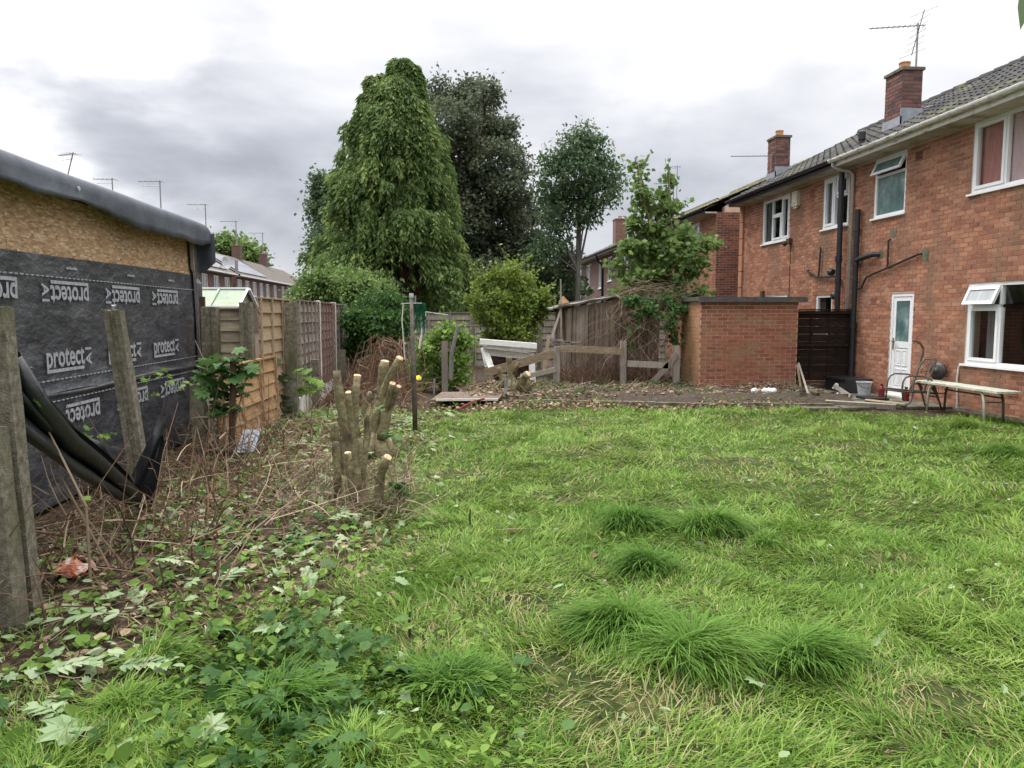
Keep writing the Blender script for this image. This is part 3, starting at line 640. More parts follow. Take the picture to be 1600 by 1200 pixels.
dm = MB(); obox(dm, fmA, u1-.06, u1-.03, -.021, -.008, .92, 1.14); dm.bar(fmA(u1-.045, .02, 1.07), fmA(u1-.16, .02, 1.07), .015, .018); dm.build('handle', 'brass', door)
dm = MB(); obox(dm, fmA, 13.22, 14.10, -.05, .10, -.02, .058); dm.build('door_step', 'concrete_pale', hA)
for (y, z) in ((13.30, 4.47), (15.02 - .35, 2.02), (9.95, .45), (12.2, 2.55)):
    pass
for (y, z, m_) in ((13.34, 4.46, 'brick_dark'), (14.62, 1.86, 'brick_dark'), (10.72, .42, 'brick_dark')):
    mb = MB()
    for k in range(4): obox(mb, fmA, y-.10, y+.10, .006, .014, z-.068+k*.036, z-.040+k*.036)
    obox(mb, fmA, y-.105, y+.105, -.01, .008, z-.075, z+.075); mb.build('air_brick', m_, hA)
# foundation plinth line
mb = MB(); obox(mb, fmA, 6.0, 12.9, -.01, .03, -.05, .045); mb.build('plinth', 'concrete', hA)
# pipes on the near house
def pipe(house, name, pts, r, material, brackets=(), n=10):
    o = MB().tube(pts, r, n).build(name, material, house, smooth=True); return o
gp = pipe(hA, 'rainwater_pipe', [(8.10, 15.62, 4.80), (8.10, 15.62, 4.70), (8.20, 15.58, 4.62), (8.42, 15.52, 4.58), (8.49, 15.50, 4.50), (8.49, 15.50, .15)], .036, 'grey_pipe')
sp = MB().tube([(8.46, 15.20, 3.75), (8.46, 15.20, .02)], .055, 12); sp.lathe([(.068, 0), (.068, .10)], (8.46, 15.20, 2.60), 12); sp.lathe([(.068, 0), (.068, .09)], (8.46, 15.20, 1.30), 12); sp.lathe([(.068, 0), (.068, .07)], (8.46, 15.20, 3.30), 12)
sp = sp.build('soil_pipe', 'black_pvc', hA, smooth=False)
mb = MB(); mb.tube([(8.46, 15.20, 2.70), (8.44, 14.95, 2.74), (8.46, 14.55, 2.78), (8.56, 14.48, 2.78)], .052, 10); mb.build('branch_pipe', 'black_pvc', hA)
mb = MB(); mb.tube([(8.47, 15.20, 2.12), (8.50, 15.02, 2.14), (8.50, 14.85, 2.34), (8.50, 14.60, 2.40), (8.50, 13.95, 2.52), (8.50, 13.15, 2.68), (8.57, 13.10, 2.70)], .021, 8)
mb.tube([(8.50, 14.12, 2.49), (8.50, 14.12, 3.02), (8.57, 14.12, 3.05)], .019, 8); mb.build('waste_pipe', 'black_pvc', hA)
for (y, z, s) in ((13.02, 2.66, .13), (14.05, 3.14, .11), (14.42, 2.76, .09)):
    mb = MB(); n = 11; vs = [fmA(y, .011, z)] + [fmA(y + s*(.7+.5*rnd.random())*math.cos(2*math.pi*k/n), .010, z + s*(.7+.6*rnd.random())*math.sin(2*math.pi*k/n)) for k in range(n)]
    mb.add(vs, [(0, 1+(k+1) % n, 1+k) for k in range(n)]); mb.build('mortar_patch', 'concrete', hA)
mb = MB(); mb.tube([(8.53, 11.95, .74), (8.525, 11.97, .5), (8.53, 11.94, .02)], .016, 6); mb.build('cable', 'concrete_pale', hA)
MB().lathe([(.06, 0), (.06, .16), (.075, .18), (.075, .34), (.05, .36)], (8.62, 15.45, 5.03), 12).build('roof_vent', 'black_pvc', hA)
MB().lathe([(.07, -.12), (.06, .1)], (8.62, 15.45, 4.98), 12).build('vent_collar', 'lead', hA)
cA = chimney(hA, 9.30, 9.72, 15.20, 15.80, 5.30, 6.56, 'nearer chimney with one clay pot and grey flashing')
fl = MB(); fl.box(9.27, 9.295, 15.17, 15.83, 5.30, 5.64); fl.box(9.27, 9.74, 15.17, 15.190, 5.30, 5.80); fl.build('flashing', 'lead', cA)

# ---- far house of the same pair
opsB = [(15.74, 16.85, 3.51, 4.63), (18.55, 20.17, 3.47, 4.60), (16.28, 17.03, 1.15, 2.03), (18.55, 20.17, .95, 2.08)]
hB, fmB = block('brick_house', 'orange brick house with black gutter and downpipe, adjoining the nearest house on its far side', 15.72, 21.70, opsB, 'brick', 'tile', 290, 150, y_brick=(15.72, 21.68))
window(hB, fmB, 15.74, 16.85, 3.51, 4.63, [(16.40, 16.79, 3.57, 4.57, 'sash', 'glass'), (15.82, 16.28, 3.57, 4.15, 'fixed', 'glass'), (15.82, 16.28, 4.20, 4.57, 'sash', 'glass')], 'upstairs window beside the black downpipe', curtain=[(16.35, 16.8, 'curtain_white')])
window(hB, fmB, 18.55, 20.17, 3.47, 4.60, [(19.62, 20.11, 3.53, 4.54, 'fixed', 'glass'), (19.05, 19.57, 3.53, 4.15, 'sash', 'glass'), (19.05, 19.57, 4.20, 4.54, 'fixed', 'glass'), (18.61, 19.0, 3.53, 4.54, 'sash', 'glass')], 'upstairs window of three lights above the brick store', curtain=[(19.7, 20.1, 'curtain_grey')])
window(hB, fmB, 16.28, 17.03, 1.15, 2.03, [(16.34, 16.97, 1.21, 1.97, 'fixed', 'glass')], 'small kitchen window behind the dark gate')
window(hB, fmB, 18.55, 20.17, .95, 2.08, [(18.61, 19.35, 1.0, 2.02, 'fixed', 'glass'), (19.4, 20.11, 1.0, 2.02, 'fixed', 'glass')], 'ground floor window hidden behind the brick store')
dp = MB().tube([(8.42, 15.83, 4.80), (8.44, 15.83, .05)], .057, 12); dp.lathe([(.075, 0), (.075, .12)], (8.42, 15.83, 2.72), 12); dp.lathe([(.072, 0), (.072, .08)], (8.43, 15.83, 2.28), 12)
dp.lathe([(.07, 0), (.085, .05), (.07, .1)], (8.36, 15.93, 2.50), 12, axis=(-.3, .9, .1)); dp.build('downpipe', 'black_pvc', hB)
mb = MB(); mb.tube([(8.47, 15.9, 2.42), (8.50, 16.9, 2.44), (8.50, 17.42, 2.62), (8.57, 17.46, 2.64)], .022, 8); mb.tube([(8.50, 16.85, 2.45), (8.50, 16.80, 3.12)], .02, 8); mb.build('waste_pipe', 'black_pvc', hB)
mb = MB(); obox(mb, fmB, 17.98, 18.26, .003, .10, 4.22, 4.58); obox(mb, fmB, 18.02, 18.22, .101, .112, 4.30, 4.52); obox(mb, fmB, 18.04, 18.2, .02, .08, 4.17, 4.219); mb.build('alarm_box', 'cream_plastic', hB)
mb = MB(); obox(mb, fmB, 17.28, 17.48, .004, .012, 4.33, 4.50); mb.build('air_brick', 'brick_dark', hB)
mb = MB(); mb.tube([(8.535, 18.42, 3.45), (8.535, 18.42, .1)], .009, 5); mb.build('cable', 'black_pvc', hB)
mb = MB(); obox(mb, fmB, 18.34, 18.50, .004, .10, 3.33, 3.47); mb.lathe([(.05, 0), (.075, .05), (.03, .1)], (8.42, 18.42, 3.36), 10, axis=(-1, 0, -.3)); mb.build('wall_lamp', 'wood_brown_dark', hB)
MB().lathe([(.085, 0), (.085, .05), (.05, .09), (.03, .09)], (8.53, 16.12, 2.0), 14, axis=(-1, 0, 0)).build('wall_light', 'metal_black', hB)
mb = MB(); obox(mb, fmB, 19.9, 20.05, .004, .08, 1.98, 2.22); mb.build('meter_vent', 'wood_brown_dark', hB)
mb = MB()
for k in range(10): obox(mb, fmB, 21.45, 21.69, .009, .06, .02+k*.47, .47+k*.47)
mb.build('pilaster', 'brick', hB)
cB = chimney(hB, 9.28, 9.68, 21.12, 21.69, 5.30, 6.56, 'farther chimney at the end of the roof with one clay pot')
fl = MB(); fl.box(9.25, 9.275, 21.09, 21.70, 5.30, 5.62); fl.box(9.25, 9.70, 21.09, 21.11, 5.30, 5.75); fl.build('flashing', 'lead', cB)

# ---- next block along, seen end on
opsC = [(24.6, 25.9, 3.45, 4.60), (28.0, 29.4, 3.45, 4.60)]
hC, fmC = block('brick_house', 'brick house with dark end wall and mossy roof, behind the sapling', 23.0, 31.0, opsC, 'brick', 'tile_mossy', 0, 0, x=8.28, ZR=6.55)
lay(hC, ENDW(23.0), 8.28, 9.4, 0, 4.75, material='brick_dark');  # end wall laid in darker brick than the front
window(hC, fmC, 24.6, 25.9, 3.45, 4.60, [(24.66, 25.2, 3.5, 4.55, 'sash', 'glass'), (25.25, 25.84, 3.5, 4.55, 'fixed', 'glass')])
window(hC, fmC, 28.0, 29.4, 3.45, 4.60, [(28.06, 28.7, 3.5, 4.55, 'sash', 'glass'), (28.75, 29.34, 3.5, 4.55, 'fixed', 'glass')])
# ---- distant block on the right
opsD = [(35.0, 36.3, 3.3, 4.55), (38.5, 39.5, 3.3, 4.55), (41.2, 41.9, 3.0, 4.55), (44.5, 45.6, 3.0, 4.5)]
hD, fmD = block('brick_house', 'distant dark brick house with slim chimney, seen past the tall thin tree', 33.0, 47.5, opsD, 'brick_far_dark', 'tile_far', x=8.4, real_bricks=False, far=True, ZR=6.6)
for o in opsD: window(hD, fmD, *o, [(o[0]+.06, (o[0]+o[1])/2-.03, o[2]+.06, o[3]-.06, 'fixed', 'glass'), ((o[0]+o[1])/2+.03, o[1]-.06, o[2]+.06, o[3]-.06, 'fixed', 'glass')])
mb = MB(); mb.tube([(8.0, 40.6, 4.75), (8.05, 40.6, 4.5), (8.34, 40.6, 4.2), (8.34, 40.6, .1)], .06, 8); mb.build('downpipe', 'black_pvc', hD)
chimney(hD, 10.0, 10.7, 44.9, 45.7, 5.6, 7.2, bm='brick_far', real=False)

# ---- row of houses far left
def left_row(label, y0, y1, nwin, solar, seed):
    x = -17.5; h = thing('brick_house', label, 'house', (x-3, (y0+y1)/2, 0), 'terraced houses beyond the left fence'); fm = FRONT(x, 1); ops = []
    for k in range(nwin):
        c = y0 + (y1-y0)*(k+.5)/nwin; ops += [(c-.8, c+.5, 3.2, 4.5)]
    wall_cells(h, fm, y0, y1, 0, 4.7, ops, 'brick_far_dark')
    for o in ops: window(h, fm, *o, [(o[0]+.06, (o[0]+o[1])/2-.03, o[2]+.06, o[3]-.06, 'fixed', 'glass'), ((o[0]+o[1])/2+.03, o[1]-.06, o[2]+.06, o[3]-.06, 'fixed', 'glass')])
    for yy in (y0, y1-.25):
        mb = MB(); vs = [(x-.25, yy, 0), (x-7, yy, 0), (x-7, yy, 4.7), (x-3.5, yy, 7.0), (x-.25, yy, 4.85), (x-.25, yy+.249, 0), (x-7, yy+.249, 0), (x-7, yy+.249, 4.7), (x-3.5, yy+.249, 7.0), (x-.25, yy+.249, 4.85)]
        mb.add(vs, [(4, 3, 2, 1, 0), (5, 6, 7, 8, 9), (0, 1, 6, 5), (1, 2, 7, 6), (2, 3, 8, 7), (3, 4, 9, 8), (4, 0, 5, 9)]); mb.build('gable', 'brick_far', h)
    mb = MB(); mb.add([(x+.4, y0, 4.85), (x+.4, y1, 4.85), (x-3.5, y1, 7.15), (x-3.5, y0, 7.15), (x-7.4, y1, 4.85), (x-7.4, y0, 4.85)], [(0, 1, 2, 3), (3, 2, 4, 5)]); mb.build('roof', 'tile_far', h)
    bx('gutter', 'upvc', h, x+.36, x+.47, y0, y1, 4.74, 4.85); bx('soffit', 'soffit', h, x+.001, x+.355, y0, y1, 4.7, 4.74)
    if solar:
        d = Vector((-3.9, 0, 2.3)).normalized(); nrm_ = Vector((2.3, 0, 3.9)).normalized(); yy = y0+1.0
        while yy+1.65 < y1-.8:
            for r_ in range(2):
                a = Vector((x+.4, 0, 4.85)) + d*(.45+r_*1.75) + nrm_*.09; b = a + d*1.68
                mb = MB(); vs = [(a.x, yy, a.z), (a.x, yy+1.6, a.z), (b.x, yy+1.6, b.z), (b.x, yy, b.z)]; vs += [tuple(Vector(v)-nrm_*.05) for v in vs]
                mb.add(vs, [(0, 1, 2, 3), (7, 6, 5, 4), (0, 4, 5, 1), (1, 5, 6, 2), (2, 6, 7, 3), (3, 7, 4, 0)]); mb.build('solar_panel', 'solar', h)
            yy += 1.65
    return h
r1 = left_row('far terraced house with solar panels on its roof, beside the black-clad extension', 50, 64, 5, True, 1)
mb = MB(); mb.lathe([(.02, -.02), (.35, .06), (.5, .16), (.46, .16), (.2, .06)], (-17.1, 60.5, 5.5), 16, axis=(.9, -.4, .2)); mb.tube([(-17.2, 60.5, 5.4), (-17.5, 60.6, 5.2)], .04, 5); mb.build('satellite_dish', 'grey_plastic', r1)
mb = MB(); mb.tube([(-17.0, 63.4, 4.9), (-17.0, 63.4, 5.9)], .13, 8); mb.build('roof_vent', 'metal_grey', r1)
r2 = left_row('far terraced house whose solar panels stop short of its plain tiles, middle of the row', 65, 77.5, 5, True, 2)
r3 = left_row('farthest terraced house with plain brown tiled roof and two chimneys', 77.6, 100, 6, False, 3)
for hh, yy, bm in ((r1, 58.5, 'brick_far'), (r2, 69, 'brick_far_dark'), (r3, 78.6, 'brick_far_dark'), (r3, 89.5, 'brick_far_dark')):
    chimney(hh, -21.5, -20.7, yy, yy+.9, 6.6, 8.4, bm=bm, real=False, pots=1)

def aerial(label, base, top, boom, ang, elements, r=.012, loop=False, el_len=.45, lean=(0, 0), mat_='metal_grey', group=None):
    """mast with a yagi boom and its cross elements"""
    t = thing('tv_aerial', label, 'aerial', base, group); b = Vector(base); tp = b + Vector((lean[0], lean[1], top))
    MB().tube([b, tp], r*1.6, 6).build('mast', mat_, t); d = Vector((math.cos(ang), math.sin(ang), 0)); s = Vector((-d.y, d.x, 0))
    a = tp - Vector((0, 0, .05)); mb = MB(); mb.tube([a - d*.12, a + d*boom], r, 5); mb.build('boom', mat_, t)
    for k in range(elements):
        c = a + d*(boom*(k+.5)/elements); L_ = el_len*(1-.5*k/elements); MB().tube([c - s*L_/2, c + s*L_/2], r*.6, 4).build('element', mat_, t)
    MB().tube([a - d*.12 - s*el_len*.55 - Vector((0, 0, .02)), a - d*.12 + s*el_len*.55 - Vector((0, 0, .02))], r*.7, 4).build('reflector', mat_, t)
    if elements < 7:
        MB().tube([a - Vector((0, 0, boom*.22)), a - Vector((0, 0, boom*.22)) + d*boom*.8], r*.7, 4).build('boom', mat_, t)
    return t
aerA = aerial('tall aerial with two crossed booms beside the nearer chimney', (9.79, 15.55, 5.9), 1.72, .95, R(165), 9, .012, el_len=.20)
mb = MB(); p = Vector((9.79, 15.55, 7.40))
d2 = Vector((-.25, -.75, .60)); mb.tube([p - d2*.50, p + d2*.55], .009, 5)
for k in range(7):
    c = p + d2*(-.46 + k*.16); hl_ = .16 + .10*(k in (0, 6)); mb.tube([c - Vector((hl_, -.05, .10)), c + Vector((hl_, -.05, .10))], .006, 4)
mb.build('cross_boom', 'metal_grey', aerA)
mb = MB(); mb.box(9.72, 9.85, 15.5, 15.6, 6.1, 6.2); mb.build('bracket', 'cream_plastic', aerA)
mb = MB(); mb.tube([(9.81, 15.55, 6.0), (9.98, 15.5, 5.9), (10.1, 15.4, 5.92)], .01, 4); mb.build('lead_wire', 'metal_grey', aerA)
aerial('aerial pointing left from the farther chimney', (9.22, 21.3, 5.65), .48, 1.15, R(172), 12, .012, el_len=.22)
pA = ay(105, 270, 30.0); aerial('bent aerial leaning above the black roof edge, leftmost of all', (pA.x-.1, 30.0, pA.z-.5), 1.25, .85, R(150), 5, .014, lean=(.35, 0))
pB = ay(176, 298, 32.0); aerial('upright aerial with two arms above the middle of the black roof', (pB.x, 32.0, pB.z-.5), 1.0, .75, R(178), 4, .014)
for (lab, yy, hh_, kk) in (('aerial with two arms on the chimney nearest the extension', 58.9, 2.9, 4), ('tallest single-arm aerial on the second far chimney', 69.4, 2.7, 3), ('twin-arm aerial on the third far chimney', 79, 2.4, 4), ('thin aerial on the last far chimney', 90, 2.4, 3)):
    aerial(lab, (-21.1, yy, 8.5), hh_, 1.6, R(175), kk, .03, el_len=.8)
aerial('small aerial on the distant right roof behind the thin tree', (11.4, 38, 7.0), 1.2, 1.0, R(170), 4, .018)
aerial('thin tall mast rising behind the sapling', (10.2, 33.5, 6.4), 1.75, .3, R(170), 2, .012)

# ================================================================== BLACK-CLAD EXTENSION (left)
XE = -3.30; YE0, YE1 = 1.2, 10.42
ext = thing('garage_extension', 'unfinished black membrane clad extension with bare chipboard band under a drooping rubber roof', 'extension', (XE-2.5, 6, 0))
bx('body', 'membrane', ext, XE-5.5, XE-.03, YE0, YE1, 0, 2.72)
y = YE0
for k in range(8):
    y2 = min(y+1.215, YE1); bx('osb_board', 'osb', ext, XE-.028, XE-.006, y, y2-.004, 1.6, 2.72); y = y2
    if y >= YE1: break
def wrink(y, z, a=1.0): return a*(.010*(float(vnoise(y*1.3, z*3.1))-.5) + .006*(float(vnoise(y*4+9, z*7))-.5))
mb = MB(); mb.grid(lambda i, j: (XE + .004 + wrink(YE0+(YE1-YE0)*i, .93+j*1.17) + (.028*math.exp(-((j)/.03)**2)), YE0+(YE1-YE0)*i, .93 + .018*math.sin(i*23)*(j < .02) + j*(1.165 + .012*math.sin(i*9))), 120, 30)
up_ = mb.build('membrane_sheet', 'membrane', ext, smooth=True); up_['label'] = 'upper membrane strip whose top edge crosses the chipboard'
mb = MB(); mb.grid(lambda i, j: (XE - .002 + wrink(YE0+(YE1-YE0)*i+7, j*.97), YE0+(YE1-YE0)*i, j*.99), 120, 20)
mb.build('membrane_sheet', 'membrane', ext, smooth=True)
mb = MB(); mb.grid(lambda i, j: (XE + .012 + .024*math.sin(j*math.pi) + .008*math.sin(i*31)*j, YE0+(YE1-YE0)*i, .955 + .010*math.sin(i*17) - .045*j), 120, 4); mb.build('folded_edge', 'membrane_lap', ext, smooth=True)
def text_mesh(body):
    c = bpy.data.curves.new('t', 'FONT'); c.body = body; c.resolution_u = 3; c.offset = .022
    o = bpy.data.objects.new('t', c); COL.objects.link(o); dg = bpy.context.evaluated_depsgraph_get(); dg.update()
    me = bpy.data.meshes.new_from_object(o.evaluated_get(dg)); V = np.array([v.co[:] for v in me.vertices]); F = [tuple(p.vertices) for p in me.polygons]
    bpy.data.objects.remove(o); return V, F
TX = {b: text_mesh(b) for b in ('protect', 'A1')}
def word(y0, y1, zb, h, flip, a1=True):
    """one printed mark: protect with its bar, and A1 turned on its side"""
    V, F = TX['protect']; lo, hi = V.min(0), V.max(0); Lw = y1-y0; X = XE + .024
    cy, cz = (y0+y1)/2, zb + h/2
    def put(a, b): return (X, cy - a, cz - b) if flip else (X, cy + a, cz + b)
    mb = MB(); pts = []
    for v in V:
        a = ((v[0]-lo[0])/(hi[0]-lo[0]) - .5)*Lw; b = (max(v[1], -.055) - (-.055))/(hi[1]+.055); pts.append(put(a, -h*.32 + b*h*.82))
    mb.add(pts, F); b0, b1 = -h/2, -h/2 + .028
    q = [put(-Lw*.5, b0), put(Lw*.48, b0), put(Lw*.48, b1), put(-Lw*.5, b1)]; mb.add(q, [(0, 1, 2, 3)])
    q = [put(-Lw*.5, b1-.001), put(-Lw*.5+.026, b1-.001), put(-Lw*.5+.026, -h*.2), put(-Lw*.5, -h*.2)]; mb.add([(p[0]+.0006, p[1], p[2]) for p in q], [(0, 1, 2, 3)])
    if a1:
        V2, F2 = TX['A1']; l2, h2 = V2.min(0), V2.max(0)
        mb.add([(lambda p: p)(put(Lw*.53 + (1-(v[1]-l2[1])/(h2[1]-l2[1]))*.115, -h*.36 + (v[0]-l2[0])/(h2[0]-l2[0])*h*.80)) for v in V2], F2)
    mb.build('lettering', 'print', ext)
for k in range(-3, 4):
    y0 = 6.60 + 1.155*k
    if y0 > YE0 and y0 < 9.6: word(y0, y0+.67, 1.69, .19, True)
    y0 = 6.48 + 1.14*k
    if YE0 < y0 < 9.4: word(y0, y0+.65, 1.11, .20, False)
    y0 = 6.74 + 1.15*k
    if YE0 < y0 < 9.6: word(y0, y0+.64, .63, .19, True)
mb = MB()
for z, dz in ((1.905, -.004), (1.045, 0), (.865, 0)):
    y = YE0+.1
    while y < YE1-.15: mb.box(XE+.014, XE+.0205, y, y+.045, z, z+.009); y += .075
dd = mb.build('dashed_line', 'print', ext)
for y in (6.9, 8.15, 9.3):
    mb = MB()
    for k in range(7): mb.box(XE+.014, XE+.0205, y+k*.028, y+k*.028+.018, 1.985, 1.985+.018+.004*(k % 3))
    mb.build('small_print', 'print', ext)
# corner: folded membrane over a batten
mb = MB(); mb.grid(lambda i, j: (XE + .03 + .022*math.sin(i*9) - .05*i*(j > .8), 10.16 + .30*i + .05*(1-i)*math.sin(j*4) + .07*(j > .86)*(1-i)*(-1), .9*0 + j*2.5), 8, 40)
mb.build('corner_fold', 'membrane_lap', ext, smooth=False)
bx('corner_batten', 'membrane', ext, XE-.05, XE+.01, 10.425, 10.47, 0, 2.6)
word_b = None
by = [(1.0, 2.50), (4.2, 2.52), (5.0, 2.50), (5.74, 2.55), (6.09, 2.525), (6.41, 2.53), (6.72, 2.555), (7.0, 2.56), (7.34, 2.54), (7.7, 2.50), (8.16, 2.45), (8.6, 2.475), (9.0, 2.47), (9.27, 2.485), (9.49, 2.49), (9.78, 2.455), (10.2, 2.49), (10.52, 2.53)]
def roofsec(i, j):
    y = 1.0 + 9.52*i; bot = float(np.interp(y, [a for a, b in by], [b for a, b in by])) + .006*math.sin(y*13)
    P = [(-8.9, 2.80), (-5, 2.805), (-3.7, 2.80), (-3.30, 2.792), (-3.20, 2.782), (-3.145, 2.752), (-3.122, 2.70), (-3.12, 2.62), (-3.12 + .012*math.sin(y*2.2), bot), (-3.14, bot+.004), (-3.15, bot+.03)]
    a = j*(len(P)-1); k = min(int(a), len(P)-2); f = a-k
    x, z = P[k][0]*(1-f)+P[k+1][0]*f, P[k][1]*(1-f)+P[k+1][1]*f
    e = max(0, (y-10.30)/.22); z -= .05*e*e*(z > 2.6); 
    return (x + .006*math.sin(y*3.3+z*5), y, z)
mb = MB(); mb.grid(roofsec, 150, 20); mb.build('rubber_roof', 'rubber', ext, smooth=True)
bx('eaves_board', 'wood_black', ext, XE-.004, XE+.10, YE0, YE1+.05, 2.60, 2.72)
mb = MB(); mb.grid(lambda i, j: (-3.42 + .34*i, 10.50 + .03*math.sin(i*5) + .02*j, 2.66 - j*(.42 + .10*math.sin(i*3+.6))), 8, 8); mb.build('roof_flap', 'rubber', ext, smooth=True)
MB().lathe([(.018, 0), (.02, .008)], (-3.112, 6.82, 2.66), 8, axis=(1, 0, 0)).build('fixing', 'grey_plastic', ext)

# ================================================================== LEFT BOUNDARY
def post(label, base, top, w=.13, d=.12, name='concrete_post', m='concrete', groove=True, group='concrete posts along the left boundary', cap=0.0):
    b, t = Vector(base), Vector(top); mb = MB(); dr = (t-b)
    def sec(p):     # H section: grooves in the two faces that took the panels (along y)
        x0, y0 = w/2, d/2; g = .022
        if not groove: return [(-x0, -y0), (x0, -y0), (x0, y0), (-x0, y0)]
        return [(-x0, -y0), (-x0*.35, -y0), (-x0*.35, -y0+g), (x0*.35, -y0+g), (x0*.35, -y0), (x0, -y0), (x0, y0), (x0*.35, y0), (x0*.35, y0-g), (-x0*.35, y0-g), (-x0*.35, y0), (-x0, y0)]
    s = sec(0); n = len(s); vs = []; K = 7
    for k in range(K):
        p = b + dr*k/(K-1)
        for i, (a, c) in enumerate(s): vs.append((p.x + a + rnd.uniform(-.003, .003), p.y + c + rnd.uniform(-.003, .003), p.z + (rnd.uniform(-.008, .004) if k == K-1 else 0)))
    fs = [(k*n+i, k*n+(i+1) % n, (k+1)*n+(i+1) % n, (k+1)*n+i) for k in range(K-1) for i in range(n)] + [tuple((K-1)*n+i for i in range(n))]
    mb.add(vs, fs); o = mb.build(name, m); return tag(o, label, 'post', group)
# nearest post: a thick stub with a thinner post bolted behind
post('thick mossy concrete stub at the left edge of the photo, nearest of all', (-2.29, 4.02, -.1), (-2.33, 4.0, 1.03), .14, .12)
post('thin concrete post rising behind the nearest thick stub', (-2.30, 4.19, .0), (-2.335, 4.14, 1.64), .13, .10, groove=False)
post('tall leaning grooved concrete post in front of the membrane wall', (-2.30, 5.9, -.1), (-2.47, 5.86, 1.63), .120, .10)
tag(MB().tube([(-2.47, 5.86, 1.62), (-2.47, 5.86, 1.66), (-2.45, 5.86, 1.655)], .018, 6).build('post_bolt', 'metal_grey'), 'small grey knob on top of the leaning post', 'bolt')
post('short round-topped concrete stub beside the extension corner', (-2.72, 8.5, -.1), (-2.74, 8.5, .84), .14, .12, groove=False)
post('grooved concrete post left of the short weathered panel', (-2.99, 9.9, -.1), (-3.0, 9.9, 1.69), .19, .15)
post('dark concrete post between the weathered panel and the orange panel', (-2.56, 9.95, -.1), (-2.56, 9.95, 1.75), .15, .15)
tag(MB().box(-3.16, -3.10, 10.0, 10.06, 0, 1.82).build('timber_post', 'wood_brown_dark'), 'slim dark timber post between extension corner and concrete post', 'post')
post('stout leaning concrete post in front of the first grey panel', (-2.30, 11.33, -.1), (-2.28, 11.35, 1.77), .17, .14, groove=False)
post('short dark concrete stub right of the orange leaning panel', (-2.55, 11.5, -.1), (-2.58, 11.5, .89), .13, .12, groove=False)
post('short concrete stub in front of the first white fence post', (-2.22, 12.9, -.1), (-2.22, 12.9, .84), .12, .12, groove=False)
post('short concrete stub in front of the farthest fence panel', (-2.22, 16.1, -.1), (-2.22, 16.1, .84), .14, .12, groove=False)
post('last short concrete stub at the far end of the left fence', (-2.16, 17.6, -.1), (-2.18, 17.6, .80), .14, .12, groove=False)

def panel(label, p0, p1, z0, z1, nb, bmat, nbat=5, batmat=None, out=(1, 0, 0), cap_=True, lean=0.0, frame=True, group=None, rows_wave=.0, jit=.004):
    """lapped board fence panel: horizontal boards, upright battens on the outer side, capping"""
    a, b = Vector((p0[0], p0[1], 0)), Vector((p1[0], p1[1], 0)); o = Vector(out); t = thing('fence_panel', label, 'fence panel', ((a.x+b.x)/2, (a.y+b.y)/2, z0), group)
    batmat = batmat or bmat; H = (z1-z0)/nb; d = (b-a).normalized()
    def L(z): return o*(-lean*(z-z0))
    for k in range(nb):
        zc = z0 + H*(k+.5); w = rnd.uniform(-jit, jit); mb = MB(); n = 8; up = Vector((0, 0, 1))
        vs = []; 
        for i in range(n+1):
            p = a.lerp(b, i/n); wv = rows_wave*math.sin(i*1.1 + k*2.1) + rnd.uniform(-.002, .002)
            lo, hi = zc-H*.5+wv, zc+H*.58
            vs += [p + up*lo + o*(.034+w) + L(lo), p + up*hi + o*(.002+w) + L(hi), p + up*hi + o*(-.008+w) + L(hi), p + up*lo + o*(.020+w) + L(lo)]
        fs = [(4*i+q, 4*i+4+q, 4*i+4+(q+1) % 4, 4*i+(q+1) % 4) for i in range(n) for q in range(4)] + [(0, 1, 2, 3), (4*n+3, 4*n+2, 4*n+1, 4*n)]
        mb.add(vs, fs); mb.build('board', bmat, t)
    for k in range(nbat):
        f = (k+.0)/(nbat-1) if frame else (k+.5)/nbat; f = min(max(f, .012), .988); p = a.lerp(b, f)
        mb = MB(); mb.bar(p + Vector((0, 0, z0)) + o*.044 + L(z0), p + Vector((0, 0, z1)) + o*.044 + L(z1), .034, .020, up=o); mb.build('batten', batmat, t)
    if cap_: mb = MB(); mb.bar(a + Vector((0, 0, z1+.012)) + o*.015 + L(z1), b + Vector((0, 0, z1+.012)) + o*.015 + L(z1), .07, .022); mb.build('capping', batmat, t)
    return t
panel('short weathered horizontal lap panel closing the gap beside the green greenhouse', (-2.93, 10.02), (-2.63, 10.02), .55, 1.66, 8, 'wood_lap', 2, out=(0, -1, 0), jit=.002)
panel('tan upright fence panel behind the concrete posts', (-2.46, 10.1), (-2.43, 11.92), .15, 1.80, 9, 'wood_fresh', 4, 'wood_fresh')
panel('low orange fence panel leaning with curved boards behind the sapling', (-2.47, 8.35), (-2.40, 10.75), .14, 1.00, 5, 'wood_orange', 4, 'wood_orange', lean=.04, rows_wave=.006)
FX = -2.36
post('pale concrete post, first of the two white posts of the far fence', (FX, 14.05, -.1), (FX, 14.05, 1.84), .10, .11, m='concrete_pale', group=None)
post('pale concrete post, second of the two white posts of the far fence', (FX, 15.93, -.1), (FX, 15.93, 1.84), .10, .11, m='concrete_pale', group=None)
tag(MB().box(FX-.05, FX+.05, 17.78, 17.88, 0, 1.80).build('timber_post', 'wood_grey'), 'weathered timber post ending the far fence', 'post')
panel('grey weathered panel between the stout post and first white post', (FX, 12.15), (FX, 13.98), .28, 1.80, 9, 'wood_fence', 6)
panel('brown weathered panel between the two white concrete posts', (FX, 14.12), (FX, 15.86), .28, 1.80, 9, 'wood_fence_brown', 6)
panel('farthest grey panel whose rail sags at the top', (FX, 16.0), (FX, 17.76), .20, 1.79, 9, 'wood_fence', 5, rows_wave=.012)
